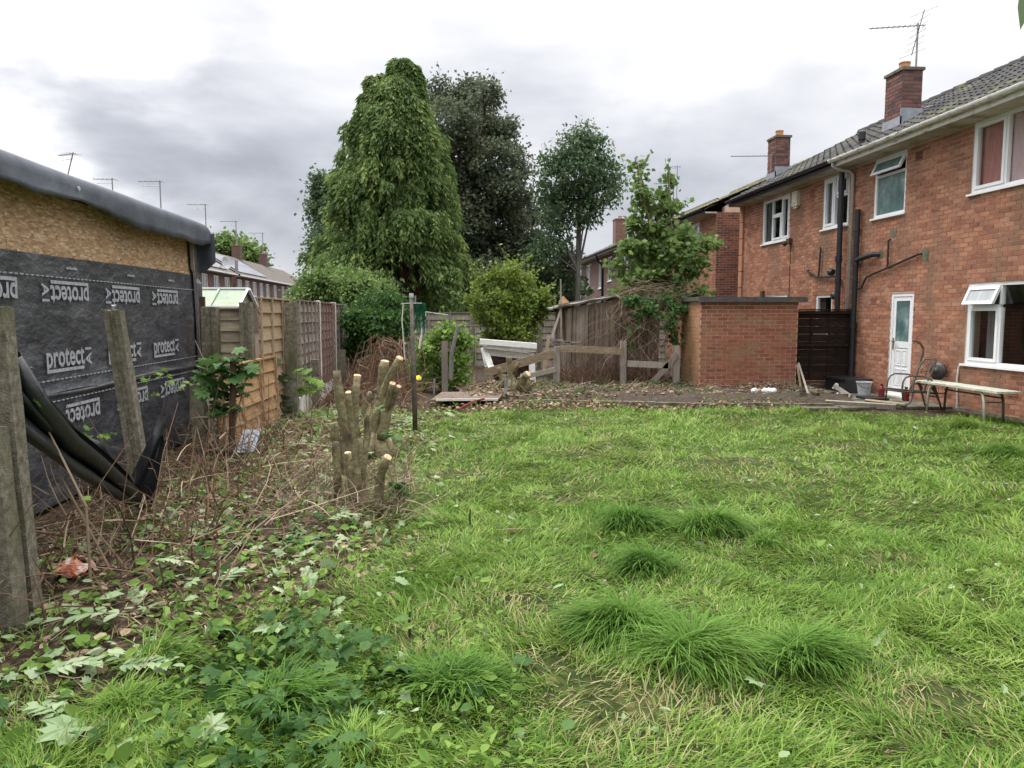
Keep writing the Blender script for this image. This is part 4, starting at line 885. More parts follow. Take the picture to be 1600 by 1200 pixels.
for lab, a, b in (('white concrete gravel board under the grey panel', 12.15, 13.98), ('white concrete gravel board under the brown panel', 14.12, 15.86)):
    tag(MB().box(FX-.02, FX+.03, a, b, -.05, .27).build('gravel_board', 'concrete_pale'), lab, 'gravel board')
# pale gravel board stumps behind the sapling
tag(MB().box(-2.93, -2.88, 8.9, 9.6, -.05, .62).build('gravel_board', 'concrete_pale'), 'pale slab standing on edge behind the sapling stems', 'gravel board')

# green greenhouse roof
gt = thing('garden_shed', 'pale green ribbed shed roof showing above the weathered fence panel', 'shed', (-5, 14.6, 0))
rz, ez = 2.06, 1.72; xr0, xr1 = -6.3, -3.72
mb = MB(); mb.box(xr0+.05, xr1-.04, 14.05, 15.15, 0, ez); mb.build('wall', 'greenhouse_green', gt)
mb = MB(); mb.add([(xr0, 13.95, ez), (xr1, 13.95, ez), (xr1, 14.6, rz), (xr0, 14.6, rz), (xr0, 15.25, ez), (xr1, 15.25, ez)], [(0, 1, 2, 3), (3, 2, 5, 4)]); mb.build('roof', 'greenhouse_green', gt)
mb = MB(); mb.add([(xr1-.05, 14.0, ez), (xr1-.05, 15.2, ez), (xr1-.05, 14.6, rz-.02)], [(0, 1, 2)]); mb.build('gable', 'greenhouse_green', gt)
for k in range(6):
    x = xr0 + (xr1-xr0)*k/5; mb = MB(); mb.bar((x, 13.95, ez+.012), (x, 14.6, rz+.012), .04, .025); mb.build('rib', 'upvc' if k == 5 else 'greenhouse_green', gt)
mb = MB(); mb.bar((xr0, 14.6, rz+.02), (xr1+.02, 14.6, rz+.02), .05, .03); mb.bar((xr1+.02, 14.6, rz), (xr1+.02, 15.3, ez-.05), .05, .04); mb.bar((xr0, 13.95, ez), (xr1, 13.95, ez), .04, .05); mb.build('edge_trim', 'upvc', gt)

# black plastic sheet slung from the first post and gathered at the second
up = [ay(20, 545, 4.3), ay(62, 620, 4.45), ay(104, 668, 4.7), ay(150, 705, 5.0), ay(192, 742, 5.3), ay(232, 788, 5.6)]
lo_ = [ay(20, 668, 4.2), ay(64, 700, 4.35), ay(112, 738, 4.6), ay(158, 768, 4.9), ay(200, 790, 5.25), ay(238, 800, 5.55)]
def lerpl(P, t):
    a = t*(len(P)-1); k = min(int(a), len(P)-2); return P[k].lerp(P[k+1], a-k)
sh = thing('plastic_sheet', 'black plastic sheet slung between the two nearest concrete posts, bunched at the far end', 'plastic sheet', (-2.2, 5.0, .3))
mb = MB(); mb.grid(lambda i, j: tuple(lerpl(up, i).lerp(lerpl(lo_, i), j) + Vector((.05*math.sin(j*16+i*3)*(1-.5*i), -.05*math.cos(j*13+i*4)*(1-.4*i), .018*math.sin(j*20)))), 40, 36); mb.build('slung_sheet', 'black_sheet', sh, smooth=True)
mb = MB(); mb.tube([ay(24, 560, 4.25), ay(66, 636, 4.38), ay(108, 690, 4.6), ay(152, 722, 4.9), ay(196, 760, 5.2), ay(232, 790, 5.5)], [.035, .05, .06, .05, .045, .04], 8); mb.build('rolled_edge', 'black_sheet', sh, smooth=True)
mb = MB(); mb.tube([ay(120, 690, 5.1), ay(150, 700, 5.3), ay(170, 725, 5.5), ay(200, 770, 5.6)], [.05, .06, .05, .05], 8); mb.build('fold', 'black_sheet', sh, smooth=True)
fl_u = [ay(206, 742, 5.7), ay(222, 712, 5.66), ay(240, 680, 5.66), ay(253, 655, 5.7)]; fl_l = [ay(226, 797, 5.55), ay(238, 785, 5.5), ay(248, 752, 5.5), ay(257, 700, 5.6)]
mb = MB(); mb.grid(lambda i, j: tuple(lerpl(fl_u, i).lerp(lerpl(fl_l, i), j) + Vector((.02*math.sin(j*9), -.05*math.sin(j*6+i*2), 0))), 14, 14); mb.build('standing_flap', 'black_sheet', sh, smooth=True)

# ================================================================== BACK OF THE GARDEN
# raised bed
bxs = np.linspace(.2, 7.05, 90); bys = np.linspace(0, 1, 40)
def bedfront(x): return 13.36 - (x-.67)*.17
Vb = []; 
for x in bxs:
    for t_ in bys:
        y = bedfront(x)+.02 + t_*(18.5-bedfront(x)); e = min(1, t_*14); Vb.append((x, y, (.03 + .08*e) + (float(fbm(x*2.2, y*2.2))-.5)*.10*e*(1 if x < 6.4 else .5) + .05*float(fbm(x*8, y*8))*e))
k = len(bys); me = bpy.data.meshes.new('raised_bed'); me.from_pydata(Vb, [], [(i*k+j, (i+1)*k+j, (i+1)*k+j+1, i*k+j+1) for i in range(len(bxs)-1) for j in range(k-1)])
o = link_mesh('raised_bed', me, np.array(Vb), 'soil', smooth=True); tag(o, 'raised bed of soil and dead leaves behind the lawn', 'flower bed', kind='structure')
ed = thing('bed_edging', 'low mossy stone edging along the front of the raised bed', 'edging', (3.4, 12.9, 0))
x = .75
while x < 6.2:
    L_ = rnd.uniform(.55, .95); y = bedfront(x); y2 = bedfront(x+L_); mb = MB(); z = rnd.uniform(.045, .075)
    mb.bar((x+.01, y, z/2), (x+L_-.02, y2 + rnd.uniform(-.015, .015), z/2 + rnd.uniform(-.008, .008)), .10, z+.02); mb.build('stone', 'flagstone' if rnd.random() < .6 else 'concrete', ed); x += L_
# patio flags
pf = thing('patio', 'strip of damp grey flagstones between the dark gate and white door', 'patio', (7.3, 13.6, 0)); pf['kind'] = 'structure'; del pf['category']
mb = MB(); mb.box(5.95, 8.54, 12.02, 15.5, -.12, .006); mb.build('bedding', 'soil', pf)
for i in range(4):
    for j in range(6):
        x0, y0 = 5.97 + i*.64, 12.05 + j*.58
        if x0+.62 > 8.54: continue
        mb = MB(); dz = rnd.uniform(0, .014); mb.box(x0, x0+.625, y0, y0+.565, .0, .022+dz); mb.build('flagstone', 'flagstone', pf)
# brick store
st = thing('brick_store', 'low flat roofed brick store with painted side wall and dark slab roof', 'outbuilding', (6.1, 15.6, .05))
SX0, SX1, SY0, SY1, SZ = 5.12, 7.16, 15.0, 16.25, 1.86
wall_cells(st, ENDW(SY0), SX0, SX1, .02, SZ, [], 'mortar', depth=.2)
mb = MB(); mb.box(SX0, SX0+.2, SY0+.201, SY1, .02, SZ); mb.box(SX1-.2, SX1, SY0+.201, SY1, .02, SZ); mb.box(SX0+.201, SX1-.201, SY1-.2, SY1, .02, SZ); mb.build('side_wall', 'mortar', st)
lay(st, ENDW(SY0), SX0, SX1, .04, SZ, (), 'brick_shed', 235, proud=.008, L=.211, H=.061, J=.014)
lay(st, FRONT(SX0), SY0+.03, SY1, .04, SZ, (), 'brick_painted', 60, proud=.006)
mb = MB(); mb.box(SX0-.07, SX1+.12, SY0-.10, SY1+.1, SZ+.002, SZ+.085); sl = mb.build('roof_slab', 'flagroof', st); 
mb = MB(); mb.box(SX0-.09, SX1+.14, SY0-.12, SY0-.101, SZ-.02, SZ+.07); mb.build('roof_trim', 'flagroof', st)
# dark gate
gt = thing('garden_gate', 'black-brown panelled gate between the brick store and the house', 'gate', (7.9, 15.42, 0))
for k in range(9):
    z0 = .20 + k*.163; mb = MB(); mb.box(7.25, 8.53, 15.40 - .006*(k % 2), 15.42 - .006*(k % 2), z0, z0+.160); mb.build('board', 'wood_black', gt)
for x in (7.25, 7.62, 8.02, 8.46): bx('upright', 'wood_black', gt, x, x+.05, 15.365, 15.392, .2, 1.66)
for z in (.2, .92, 1.60): bx('rail', 'wood_black', gt, 7.30, 8.46, 15.345, 15.364, z, z+.05)
bx('capping', 'wood_black', gt, 7.23, 8.54, 15.34, 15.44, 1.672, 1.70)
mb = MB(); mb.box(7.25, 8.1, 15.33, 15.38, .03, .19); mb.build('gravel_board', 'wood_brown_dark', gt)

# ---- wooden shed, gable end to the garden
ws = thing('wooden_shed', 'leaning old wooden shed of grey upright planks with sagging felt roof', 'shed', (3.6, 17.2, .05))
x = 2.58; WY = 16.3
def shtop(x): return 1.74 + (x-2.55)*.19 if x < 3.62 else 1.943 - (x-3.62)*.13
while x < 4.60:
    w = rnd.choice([.085, .10, .12, .14]); w = min(w, 4.62-x); l = rnd.uniform(-.008, .008); z0 = rnd.uniform(.08, .16)
    mb = MB(); yy = WY + rnd.uniform(-.02, .012); sk = .02
    vs = [(x, yy, z0), (x+w-.008, yy, z0), (x+w-.008, yy+.02, z0), (x, yy+.02, z0), (x+sk+l, yy, shtop(x)-.03), (x+w-.008+sk+l, yy, shtop(x+w)-.03), (x+w-.008+sk+l, yy+.02, shtop(x+w)-.03), (x+sk+l, yy+.02, shtop(x)-.03)]
    mb.add(vs, [(0, 1, 5, 4), (1, 2, 6, 5), (2, 3, 7, 6), (3, 0, 4, 7), (4, 5, 6, 7), (3, 2, 1, 0)]); mb.build('plank', 'wood_shed', ws); x += w
for x in (2.72, 2.98, 3.30, 3.72, 4.15, 4.38):
    mb = MB(); mb.bar((x, WY-.035, .12), (x+.03, WY-.035, shtop(x)-.05), .05, .018, up=(0, 1, 0)); mb.build('cover_strip', 'wood_shed', ws)
mb = MB(); mb.box(2.60, 4.62, WY+.03, WY+1.75, .02, 1.70); mb.build('wall', 'wood_brown_dark', ws)
for k in range(11): bx('side_board', 'wood_shed', ws, 2.575, 2.597, WY+.04+k*.155, WY+.185+k*.155, .1, 1.68)
def slab(a, b, y0, y1, th, wob=.012):
    mb = MB(); n, m_ = 8, 10; g = lambda i, j, t: (a[0]+(b[0]-a[0])*i/n, y0+(y1-y0)*j/m_, a[1]+(b[1]-a[1])*i/n - t + wob*math.sin(i*1.7+j) - .02*math.sin(j/m_*math.pi))
    mb.grid(lambda i, j: g(i*n, j*m_, 0), n, m_); mb.grid(lambda i, j: g(i*n, j*m_, th), n, m_)
    mb.grid(lambda i, j: g(i*n, 0, th*j), n, 1); mb.grid(lambda i, j: g(0, i*m_, th*j), m_, 1); mb.grid(lambda i, j: g(n, i*m_, th*j), m_, 1); return mb
slab((2.33, 1.755), (3.63, 2.0), WY-.14, WY+1.9, .035).build('roof', 'felt', ws); slab((3.632, 1.995), (4.80, 1.79), WY-.13, WY+1.9, .035).build('roof', 'felt', ws)
for k in range(7):
    a = Vector((2.35+k*.17, WY-.16, 1.79+k*.032)); mb = MB(); mb.bar(a, a+Vector((.20, rnd.uniform(-.02, .01), .035+rnd.uniform(-.01, .012))), .03, .028); mb.build('felt_edge', 'felt', ws)
# broken bits leaning on the shed's left side
for lab, p0, p1, w, m_ in (('thin upright grey pole in front of the shed\'s left corner', ay(877, 530, 16.1), ay(876, 436, 16.3), .035, 'wood_grey'),
        ('grey strip leaning right against the shed\'s left corner', ay(862, 528, 16.0), ay(876, 484, 16.2), .05, 'wood_grey'),
        ('dark plank standing in the gap at the shed\'s left side', ay(882, 535, 16.4), ay(880, 482, 16.5), .08, 'wood_brown_dark'),
        ('pale yellow split plank standing beside the white surround', ay(850, 578, 16.1), ay(858, 523, 16.2), .075, 'wood_fresh')):
    mb = MB(); mb.bar(p0, p1, w, .025, up=(0, 1, 0), taper=.8); tag(mb.build('loose_plank', m_), lab, 'plank')
p = [ay(871, 484, 16.6), ay(885, 486, 16.6), ay(891, 474, 16.7), ay(880, 462, 16.7), ay(874, 470, 16.6)]
mb = MB(); mb.add([tuple(v) for v in p] + [tuple(v+Vector((0, .03, 0))) for v in p], [(0, 1, 2, 3, 4), (9, 8, 7, 6, 5)] + [(i, (i+1) % 5+0, (i+1) % 5+5, i+5) for i in range(5)]); tag(mb.build('broken_board', 'wood_orange'), 'peach coloured broken board poking above the shed roof corner', 'board')
mb = MB()
for k in range(9): a = ay(858+k*4, 534+rnd.uniform(-3, 3), 15.9); mb.bar(a, a+Vector((.25, .1, rnd.uniform(-.05, .03))), .08, .02)
tag(mb.build('slate_pile', 'felt'), 'untidy pile of old grey boards on the fence post top', 'boards')

# ---- white fire surround
fs = thing('fire_surround', 'discarded white fire surround tipped sideways against the shrubs', 'fire surround', ay(795, 598, 16.8))
def q3(u, v, Y=16.7): return ay(u, v, Y)
mb = MB(); mb.bar(q3(750, 533.5, 16.45), q3(838, 540.5, 16.45), .24, .115); mb.bar(q3(754, 541.5, 16.49), q3(836, 548, 16.49), .19, .05); mb.build('mantel_shelf', 'white_paint', fs)
mb = MB(); mb.bar(q3(757, 549, 16.6), q3(834, 557.5, 16.6), .06, .15); mb.build('frieze', 'white_paint', fs)
for k, (a, b, w) in enumerate(((q3(760, 552, 16.56), q3(770, 582, 16.3), .13), (q3(830, 553, 16.56), q3(833, 604, 16.4), .13))):
    mb = MB(); mb.bar(a, b, w, .09, up=(0, 1, 0)); mb.build('leg', 'white_paint', fs)
    mb = MB(); mb.bar(a.lerp(b, .12)-Vector((0, .05, 0)), a.lerp(b, .9)-Vector((0, .05, 0)), w*.5, .012, up=(0, 1, 0)); mb.build('leg_moulding', 'white_paint', fs)
mb = MB(); mb.bar(q3(753, 545, 16.7), q3(760, 575, 16.5), .05, .14, up=(0, 1, 0)); mb.build('side_return', 'white_paint', fs)
mb = MB(); mb.add([tuple(q3(765, 552, 16.72)), tuple(q3(832, 558, 16.72)), tuple(q3(840, 602, 16.6)), tuple(q3(772, 596, 16.5))] + [tuple(q3(765, 552, 16.76)), tuple(q3(832, 558, 16.76)), tuple(q3(840, 602, 16.64)), tuple(q3(772, 596, 16.54))], [(0, 3, 2, 1), (4, 5, 6, 7), (0, 1, 5, 4), (1, 2, 6, 5), (2, 3, 7, 6), (3, 0, 4, 7)])
mb.build('opening_shade', 'wood_black', fs)  # black sheet painted in for the shade inside the surround's opening

# ---- rustic broken fence in front of the shed
bf = thing('broken_fence', 'broken timber rail fence with slipping rails in front of the old shed', 'fence', (3.4, 15.5, .05))
for (u, v0, v1, w) in ((869.5, 603, 541, .12), (973, 600, 533, .12), (1056, 603, 540, .13)):
    mb = MB(); mb.bar(ay(u, v0, 15.5), ay(u+1, v1, 15.5), w, .09, up=(0, 1, 0)); mb.build('post', 'wood_grey', bf)
for (a, b, w, m_) in (((757, 583), (866, 552), .17, 'wood_rail'), ((816, 590), (868, 577), .10, 'wood_grey'), ((876, 544), (972, 549), .14, 'wood_rail'), ((980, 568), (1044, 571), .13, 'wood_grey'), ((1013, 606), (1058, 553), .11, 'wood_grey')):
    mb = MB(); mb.bar(ay(*a, 15.42), ay(*b, 15.42), w, .035, up=(0, 1, 0)) ; mb.build('rail' if a[0] != 1013 else 'brace', m_, bf)

# ---- back fence
for k in range(4):
    x0 = -1.15 + k*1.93
    panel(['grey back fence panel behind the washing pole', 'second grey back fence panel, behind the yellow-green shrub', 'third grey back fence panel, behind the yellow-green shrub', 'grey back fence panel visible left of the old shed'][k], (x0, 22), (x0+1.83, 22), .1, 1.62, 8, 'wood_grey', 4, out=(0, -1, 0))
    post(['concrete post left end of the back fence', 'second concrete post of the back fence', 'third concrete post of the back fence', 'fourth concrete post of the back fence by the old shed'][k], (x0-.05, 22, 0), (x0-.05, 22, 1.68), .1, .1, groove=False, group='back fence posts')

# ---- washing line pole etc.
wp = thing('washing_pole', 'grey metal washing line pole with small crossbar standing in the litter', 'pole', (-.47, 10.42, 0))
MB().tube([(-.46, 10.42, -.05), (-.47, 10.42, .95), (-.475, 10.42, 1.0), (-.49, 10.42, 1.84)], [.036, .034, .027, .027], 10).build('pole', 'metal_rusty', wp, smooth=True)
MB().tube([(-.63, 10.40, 1.74), (-.35, 10.42, 1.745)], .008, 6).build('crossbar', 'metal_grey', wp)
MB().tube([(-.44, 10.42, 1.74), (-.435, 10.42, 1.85)], .012, 6).build('hook', 'metal_grey', wp)
MB().lathe([(.03, 0), (.032, .03), (.028, .06)], (-.49, 10.42, 1.82), 10).build('pole_cap', 'grey_plastic', wp)
tag(MB().tube([(-.60, 10.40, 1.73), (-.62, 10.4, 1.5), (-.60, 10.41, 1.2), (-.59, 10.42, .98)], .009, 5).build('rope', 'rope'), 'thin pale rope hanging left of the washing pole', 'rope')
g_ = random.Random(5); mb = MB()
for k in range(46):
    x = -.44 + .14*g_.random(); mb.tube([(x, 10.45+g_.uniform(-.03, .03), 1.75), (x+g_.uniform(-.03, .03), 10.45, 1.6), (x+g_.uniform(-.03, .03), 10.46, 1.75 - g_.uniform(.2, .46))], .0035, 3, cap=False)
nt_ = mb.build('garden_netting', 'green_net'); tag(nt_, 'green netting bundle hanging right of the washing pole top', 'netting')
l2 = thing('washing_pole', 'bent pale line post leaning left behind the green netting', 'pole', ay(655, 545, 14))
MB().tube([ay(655, 545, 14), ay(660, 515, 14), ay(666, 487, 14)], .02, 7).build('pole', 'rope', l2); MB().tube([ay(666, 487, 14), ay(678, 489.5, 14.4), ay(700, 492, 15.5)], .008, 5).build('line', 'rope', l2)
tag(MB().box(*(lambda a: (a.x-.06, a.x+.06, 15.0, 15.08, .05, ay(693, 533, 15).z))(ay(695, 590, 15))).build('timber_post', 'wood_grey'), 'short weathered post among weeds left of the white surround', 'post')
tag(MB().tube([ay(704, 592, 14.8), ay(706, 550, 14.8), ay(716, 510, 14.8)], [.05, .04, .035], 7).build('sawn_branch', 'bark_grey'), 'slender sawn-off sapling stem right of the short post', 'stem')
# board and rubbish at the left end of the bed
bp = thing('weathered_board', 'flat weathered board lying over a dark hollow behind the lawn', 'board', agd(735, 625, .05))
a, b, c, d = ay(672, 616, 13.0), ay(778, 622, 13.0), ay(790, 608, 13.9), ay(690, 607, 13.9); a.z = b.z = .125; c.z = d.z = .17
mb = MB(); mb.add([tuple(v) for v in (a, b, c, d)] + [tuple(v-Vector((0, 0, .03))) for v in (a, b, c, d)], [(0, 1, 2, 3), (7, 6, 5, 4), (0, 4, 5, 1), (1, 5, 6, 2), (2, 6, 7, 3), (3, 7, 4, 0)]); mb.build('board', 'wood_shed', bp)
mb = MB(); mb.bar(a+Vector((.1, -.02, .0)), b+Vector((0, -.02, 0)), .03, .035); mb.build('edge_batten', 'concrete_pale', bp)
mb = MB(); mb.box(-.1, .95, 13.2, 13.8, -.02, .09); mb.build('frame', 'wood_black', bp)  # solid near-black block put in for the dark hollow under the board
mb = MB(); mb.tube([agd(716, 640, .03), ay(740, 627, 12.8), ay(757, 623, 12.85)], .018, 6); tag(mb.build('red_stick', 'red_plastic'), 'dull red stick poking from under the weathered board', 'stick')
mb = MB(); mb.tube([ay(791, 615, 13.3), ay(794, 590, 13.3)], .012, 6); mb.tube([ay(788, 612, 13.3), ay(791, 590, 13.3)], .010, 6); tag(mb.build('tube_pair', 'blue_grey_sheet'), 'pair of thin blue-grey tubes standing beside the sawn stump', 'tubes')
tag(MB().tube([ay(678, 618, 13.6), ay(678.5, 592, 13.6)], .02, 6).build('short_stake', 'metal_grey'), 'short grey stake left of the weathered board', 'stake')
mb = MB(); p = ay(834, 599, 15.3); mb.grid(lambda i, j: (p.x-.1+.2*i, p.y+.1*j, .13+.07*math.sin(i*3.1)*math.sin(j*3.1)+.02*math.sin(i*13)), 8, 6); tag(mb.build('pink_wrapper', 'pink_plastic'), 'crumpled pink-red wrapper on the soil by the white surround', 'litter')
mb = MB(); p = ay(654, 591, 13.4); mb.lathe([(.02, 0), (.055, .012), (.045, .02), (.01, .022)], p, 7, axis=(.1, -.8, .6)); tag(mb.build('yellow_leaf', 'yellow_flower'), 'bright yellow scrap right of the washing pole', 'litter')

# ================================================================== THINGS BY THE HOUSE
bk = thing('bucket', 'grey plastic bucket with dark handle by the soil pipe', 'bucket', (7.98, 13.85, .03))
MB().lathe([(.10, 0), (.105, .02), (.135, .24), (.148, .245), (.148, .262), (.13, .262), (.122, .24), (.095, .02)], (7.98, 13.85, .04), 20).build('body', 'grey_plastic', bk, smooth=False)
mb = MB(); mb.tube([(7.98+.145*math.cos(t), 13.85+.145*math.sin(t)*.9-.02, .27-.08*abs(math.sin(t/1))) for t in np.linspace(math.pi, 2*math.pi, 9)], .006, 5); mb.build('handle', 'black_pvc', bk)
tr = thing('planter_trough', 'black plastic trough at the foot of the soil pipe', 'trough', (8.15, 14.9, .03))
mb = MB(); mb.box(7.88, 8.40, 14.35, 15.15, .03, .27); mb.build('body', 'black_pvc', tr); mb = MB(); mb.box(7.85, 8.43, 14.32, 15.18, .271, .31); mb.build('rim', 'black_pvc', tr)
mb = MB(); mb.lathe([(.03, 0), (.045, .03), (.03, .07)], (7.83, 14.6, .13), 8); mb.lathe([(.03, 0), (.04, .03), (.02, .05)], (7.80, 14.53, .08), 8); mb.lathe([(.02, 0), (.03, .02), (.01, .04)], (7.82, 14.70, .08), 7); tag(mb.build('paper_scrap', 'white_litter'), 'crumpled white scraps against the black trough', 'litter')
for lab, p0, p1, w, m_ in (('round grey fence rail propped on the flags before the dark gate', ay(1304, 603, 14.2), ay(1330, 620, 13.4), .07, 'wood_grey'), ('broken white strip on the flags under the propped rail', ay(1308, 615, 13.9), ay(1325, 621, 13.6), .03, 'white_paint'),
        ('thin brown lath leaning against the brick store corner', ay(1246, 570, 14.6), ay(1252, 612, 14.2), .03, 'wood_rail'), ('dark lath sloping from the store corner to the flags', ay(1248, 568, 14.75), ay(1268, 632, 13.0), .035, 'wood_grey'),
        ('long grey timber lying flat along the patio edge near the bucket', agd(1290, 629, .06), agd(1400, 636, .06), .09, 'wood_grey'), ('pale timber offcut lying at the patio edge by the door', agd(1352, 626, .07), agd(1415, 633, .07), .05, 'wood_rail')):
    mb = MB(); mb.bar(p0, p1, w, min(w, .05), up=(0, 1, .2)); tag(mb.build('timber', m_), lab, 'timber')
mb = MB(); p = ay(1193, 612, 13.6); p.z = .14
for k in range(5): q = p + Vector((rnd.uniform(-.18, .2), rnd.uniform(-.06, .06), 0)); mb.lathe([(.03, 0), (.07, .02), (.055, .06), (.02, .085)], q, 7, axis=(rnd.uniform(-.5, .5), rnd.uniform(-.5, .5), 1))
tag(mb.build('white_rubble', 'white_litter'), 'small heap of white rubble before the brick store', 'rubble')
rb = thing('rubble_heap', 'heap of brown stones and slabs at the brick store corner', 'rubble', (6.6, 13.6, .05))
for k in range(16):
    c = Vector((rnd.uniform(6.15, 7.2), rnd.uniform(13.0, 14.2), .10 + rnd.random()*.07)); r_ = Matrix.Translation(c) @ Matrix.Rotation(rnd.uniform(0, 3), 4, 'Z') @ Matrix.Rotation(rnd.uniform(-.3, .3), 4, 'X')
    a = rnd.uniform(.07, .17); mb = MB(); mb.box(-a, a, -a*.6, a*.6, -.03, .035, mtx=r_); mb.build('stone', 'flagstone', rb)
# mat, red bottles
tag(MB().box(7.62, 7.98, 13.0, 13.5, .04, .075).build('door_mat', 'black_pvc'), 'black mat lying in front of the white door', 'mat')
for lab, (x, y) in (('red plastic bottle behind the bucket', (8.2, 13.62)), ('dark red pot by the wall under the chair frame', (8.28, 12.98))):
    t = thing('bottle', lab, 'bottle', (x, y, .03)); MB().lathe([(.05, 0), (.058, .02), (.058, .15), (.04, .19), (.026, .205), (.026, .225)], (x, y, .03), 12).build('body', 'red_plastic', t); MB().lathe([(.029, 0), (.029, .025)], (x, y, .256), 10).build('cap', 'red_plastic', t)
mb = MB(); p = (8.42, 12.72, .60); tag(MB().lathe([(.155, 0), (.15, .02), (.11, .05), (.05, .07), (.03, .08), (.02, .085)], ax(1466, 580, 8.44), 20, axis=(-1, -.35, .15)).build('round_lid', 'metal_black', smooth=False), 'round black dish leaning against the brick wall above the table', 'dish')

ch = thing('chair_frame', 'rusty tubular reclining chair frame without fabric beside the white door', 'chair frame', agd(1420, 636, .03))
def C(x, y, Y): return ay(1370+x/8.57, 520+y/8.57, Y)
for nm, pts, Y, r_ in (('arm', [(122, 880), (135, 720), (148, 640), (180, 580), (240, 545), (420, 555), (520, 590)], 13.2, .014), ('arm', [(352, 900), (340, 760), (350, 660), (385, 600), (460, 575), (640, 585), (730, 630), (780, 740), (830, 900), (872, 1040)], 12.55, .016),
        ('seat_rail', [(110, 740), (220, 752), (330, 765), (600, 785), (790, 815)], 12.9, .018), ('seat_rail', [(120, 760), (330, 790), (640, 800)], 12.6, .013),
        ('back_frame', [(482, 100), (540, 115), (590, 150), (622, 210), (618, 270), (590, 360), (530, 560), (470, 700), (430, 800)], 13.0, .019), ('back_frame', [(640, 350), (800, 365), (760, 480), (700, 600), (640, 760), (680, 840), (810, 862)], 12.6, .012),
        ('rocker', [(655, 350), (600, 400), (540, 520), (490, 690), (478, 830), (450, 930), (380, 985), (320, 975)], 12.7, .015), ('leg', [(515, 600), (560, 690), (600, 800), (655, 1000)], 12.9, .015),
        ('leg', [(680, 610), (740, 700), (800, 830), (820, 900)], 12.75, .014), ('brace', [(590, 545), (600, 490), (640, 455), (680, 450)], 12.7, .008), ('brace', [(590, 510), (690, 515)], 12.7, .007), ('brace', [(715, 370), (690, 440), (650, 570)], 12.62, .008),
        ('hinge', [(500, 590), (560, 680), (590, 720), (600, 760)], 12.8, .022), ('hinge', [(740, 740), (780, 790), (800, 830)], 12.6, .022), ('brace', [(480, 680), (640, 690)], 12.8, .009)):
    MB().tube([C(x, y, Y-.75) for x, y in pts], r_, 7).build(nm, 'metal_rusty', ch, smooth=True)
tb = thing('garden_table', 'low garden table with peeling white top and bent tube legs against the house', 'table', (8.05, 11.1, 0))
mb = MB(); mb.box(7.82, 8.20, 10.12, 12.05, .462, .492); mb.build('table_top', 'table_top', tb)
for (x, y, dx) in ((7.86, 11.72, 0), (7.86, 10.42, 0), (8.16, 11.72, 0), (8.16, 10.42, 0)):
    dy = .18 if y > 11 else -.0; s = -1 if y > 11 else 1
    MB().tube([(x, y + s*.22*1, .465), (x, y + s*.10, .45), (x, y + s*.03, .40), (x, y, .30), (x, y - s*.02, -.02)], .019, 8).build('leg', 'table_top' if x < 8 else 'metal_rusty', tb, smooth=True)
mb = MB(); mb.tube([(8.16, 11.74, .36), (8.16, 10.44, .36)], .014, 6); mb.tube([(7.86, 11.72, .30), (8.16, 11.72, .30)], .010, 6); mb.tube([(7.86, 10.42, .30), (8.16, 10.42, .30)], .010, 6); mb.build('stretcher', 'metal_rusty', tb)

# ================================================================== TREES AND SHRUBS
def px_clumps(lst, Y, depth=1.0, seed=1):
    """crown masses read off as circles, set at distance Y with real depth"""
    r_ = random.Random(seed); out = []
    for (u, v, rp) in lst:
        c = ay(u, v, Y + r_.uniform(-depth, depth)); r = rp*Y/FPX*1.02; out.append(((c.x, c.y, c.z), (r, r*1.05, r*.9)))
    return out
def P3(u, v, Y): return tuple(ay(u, v, Y))

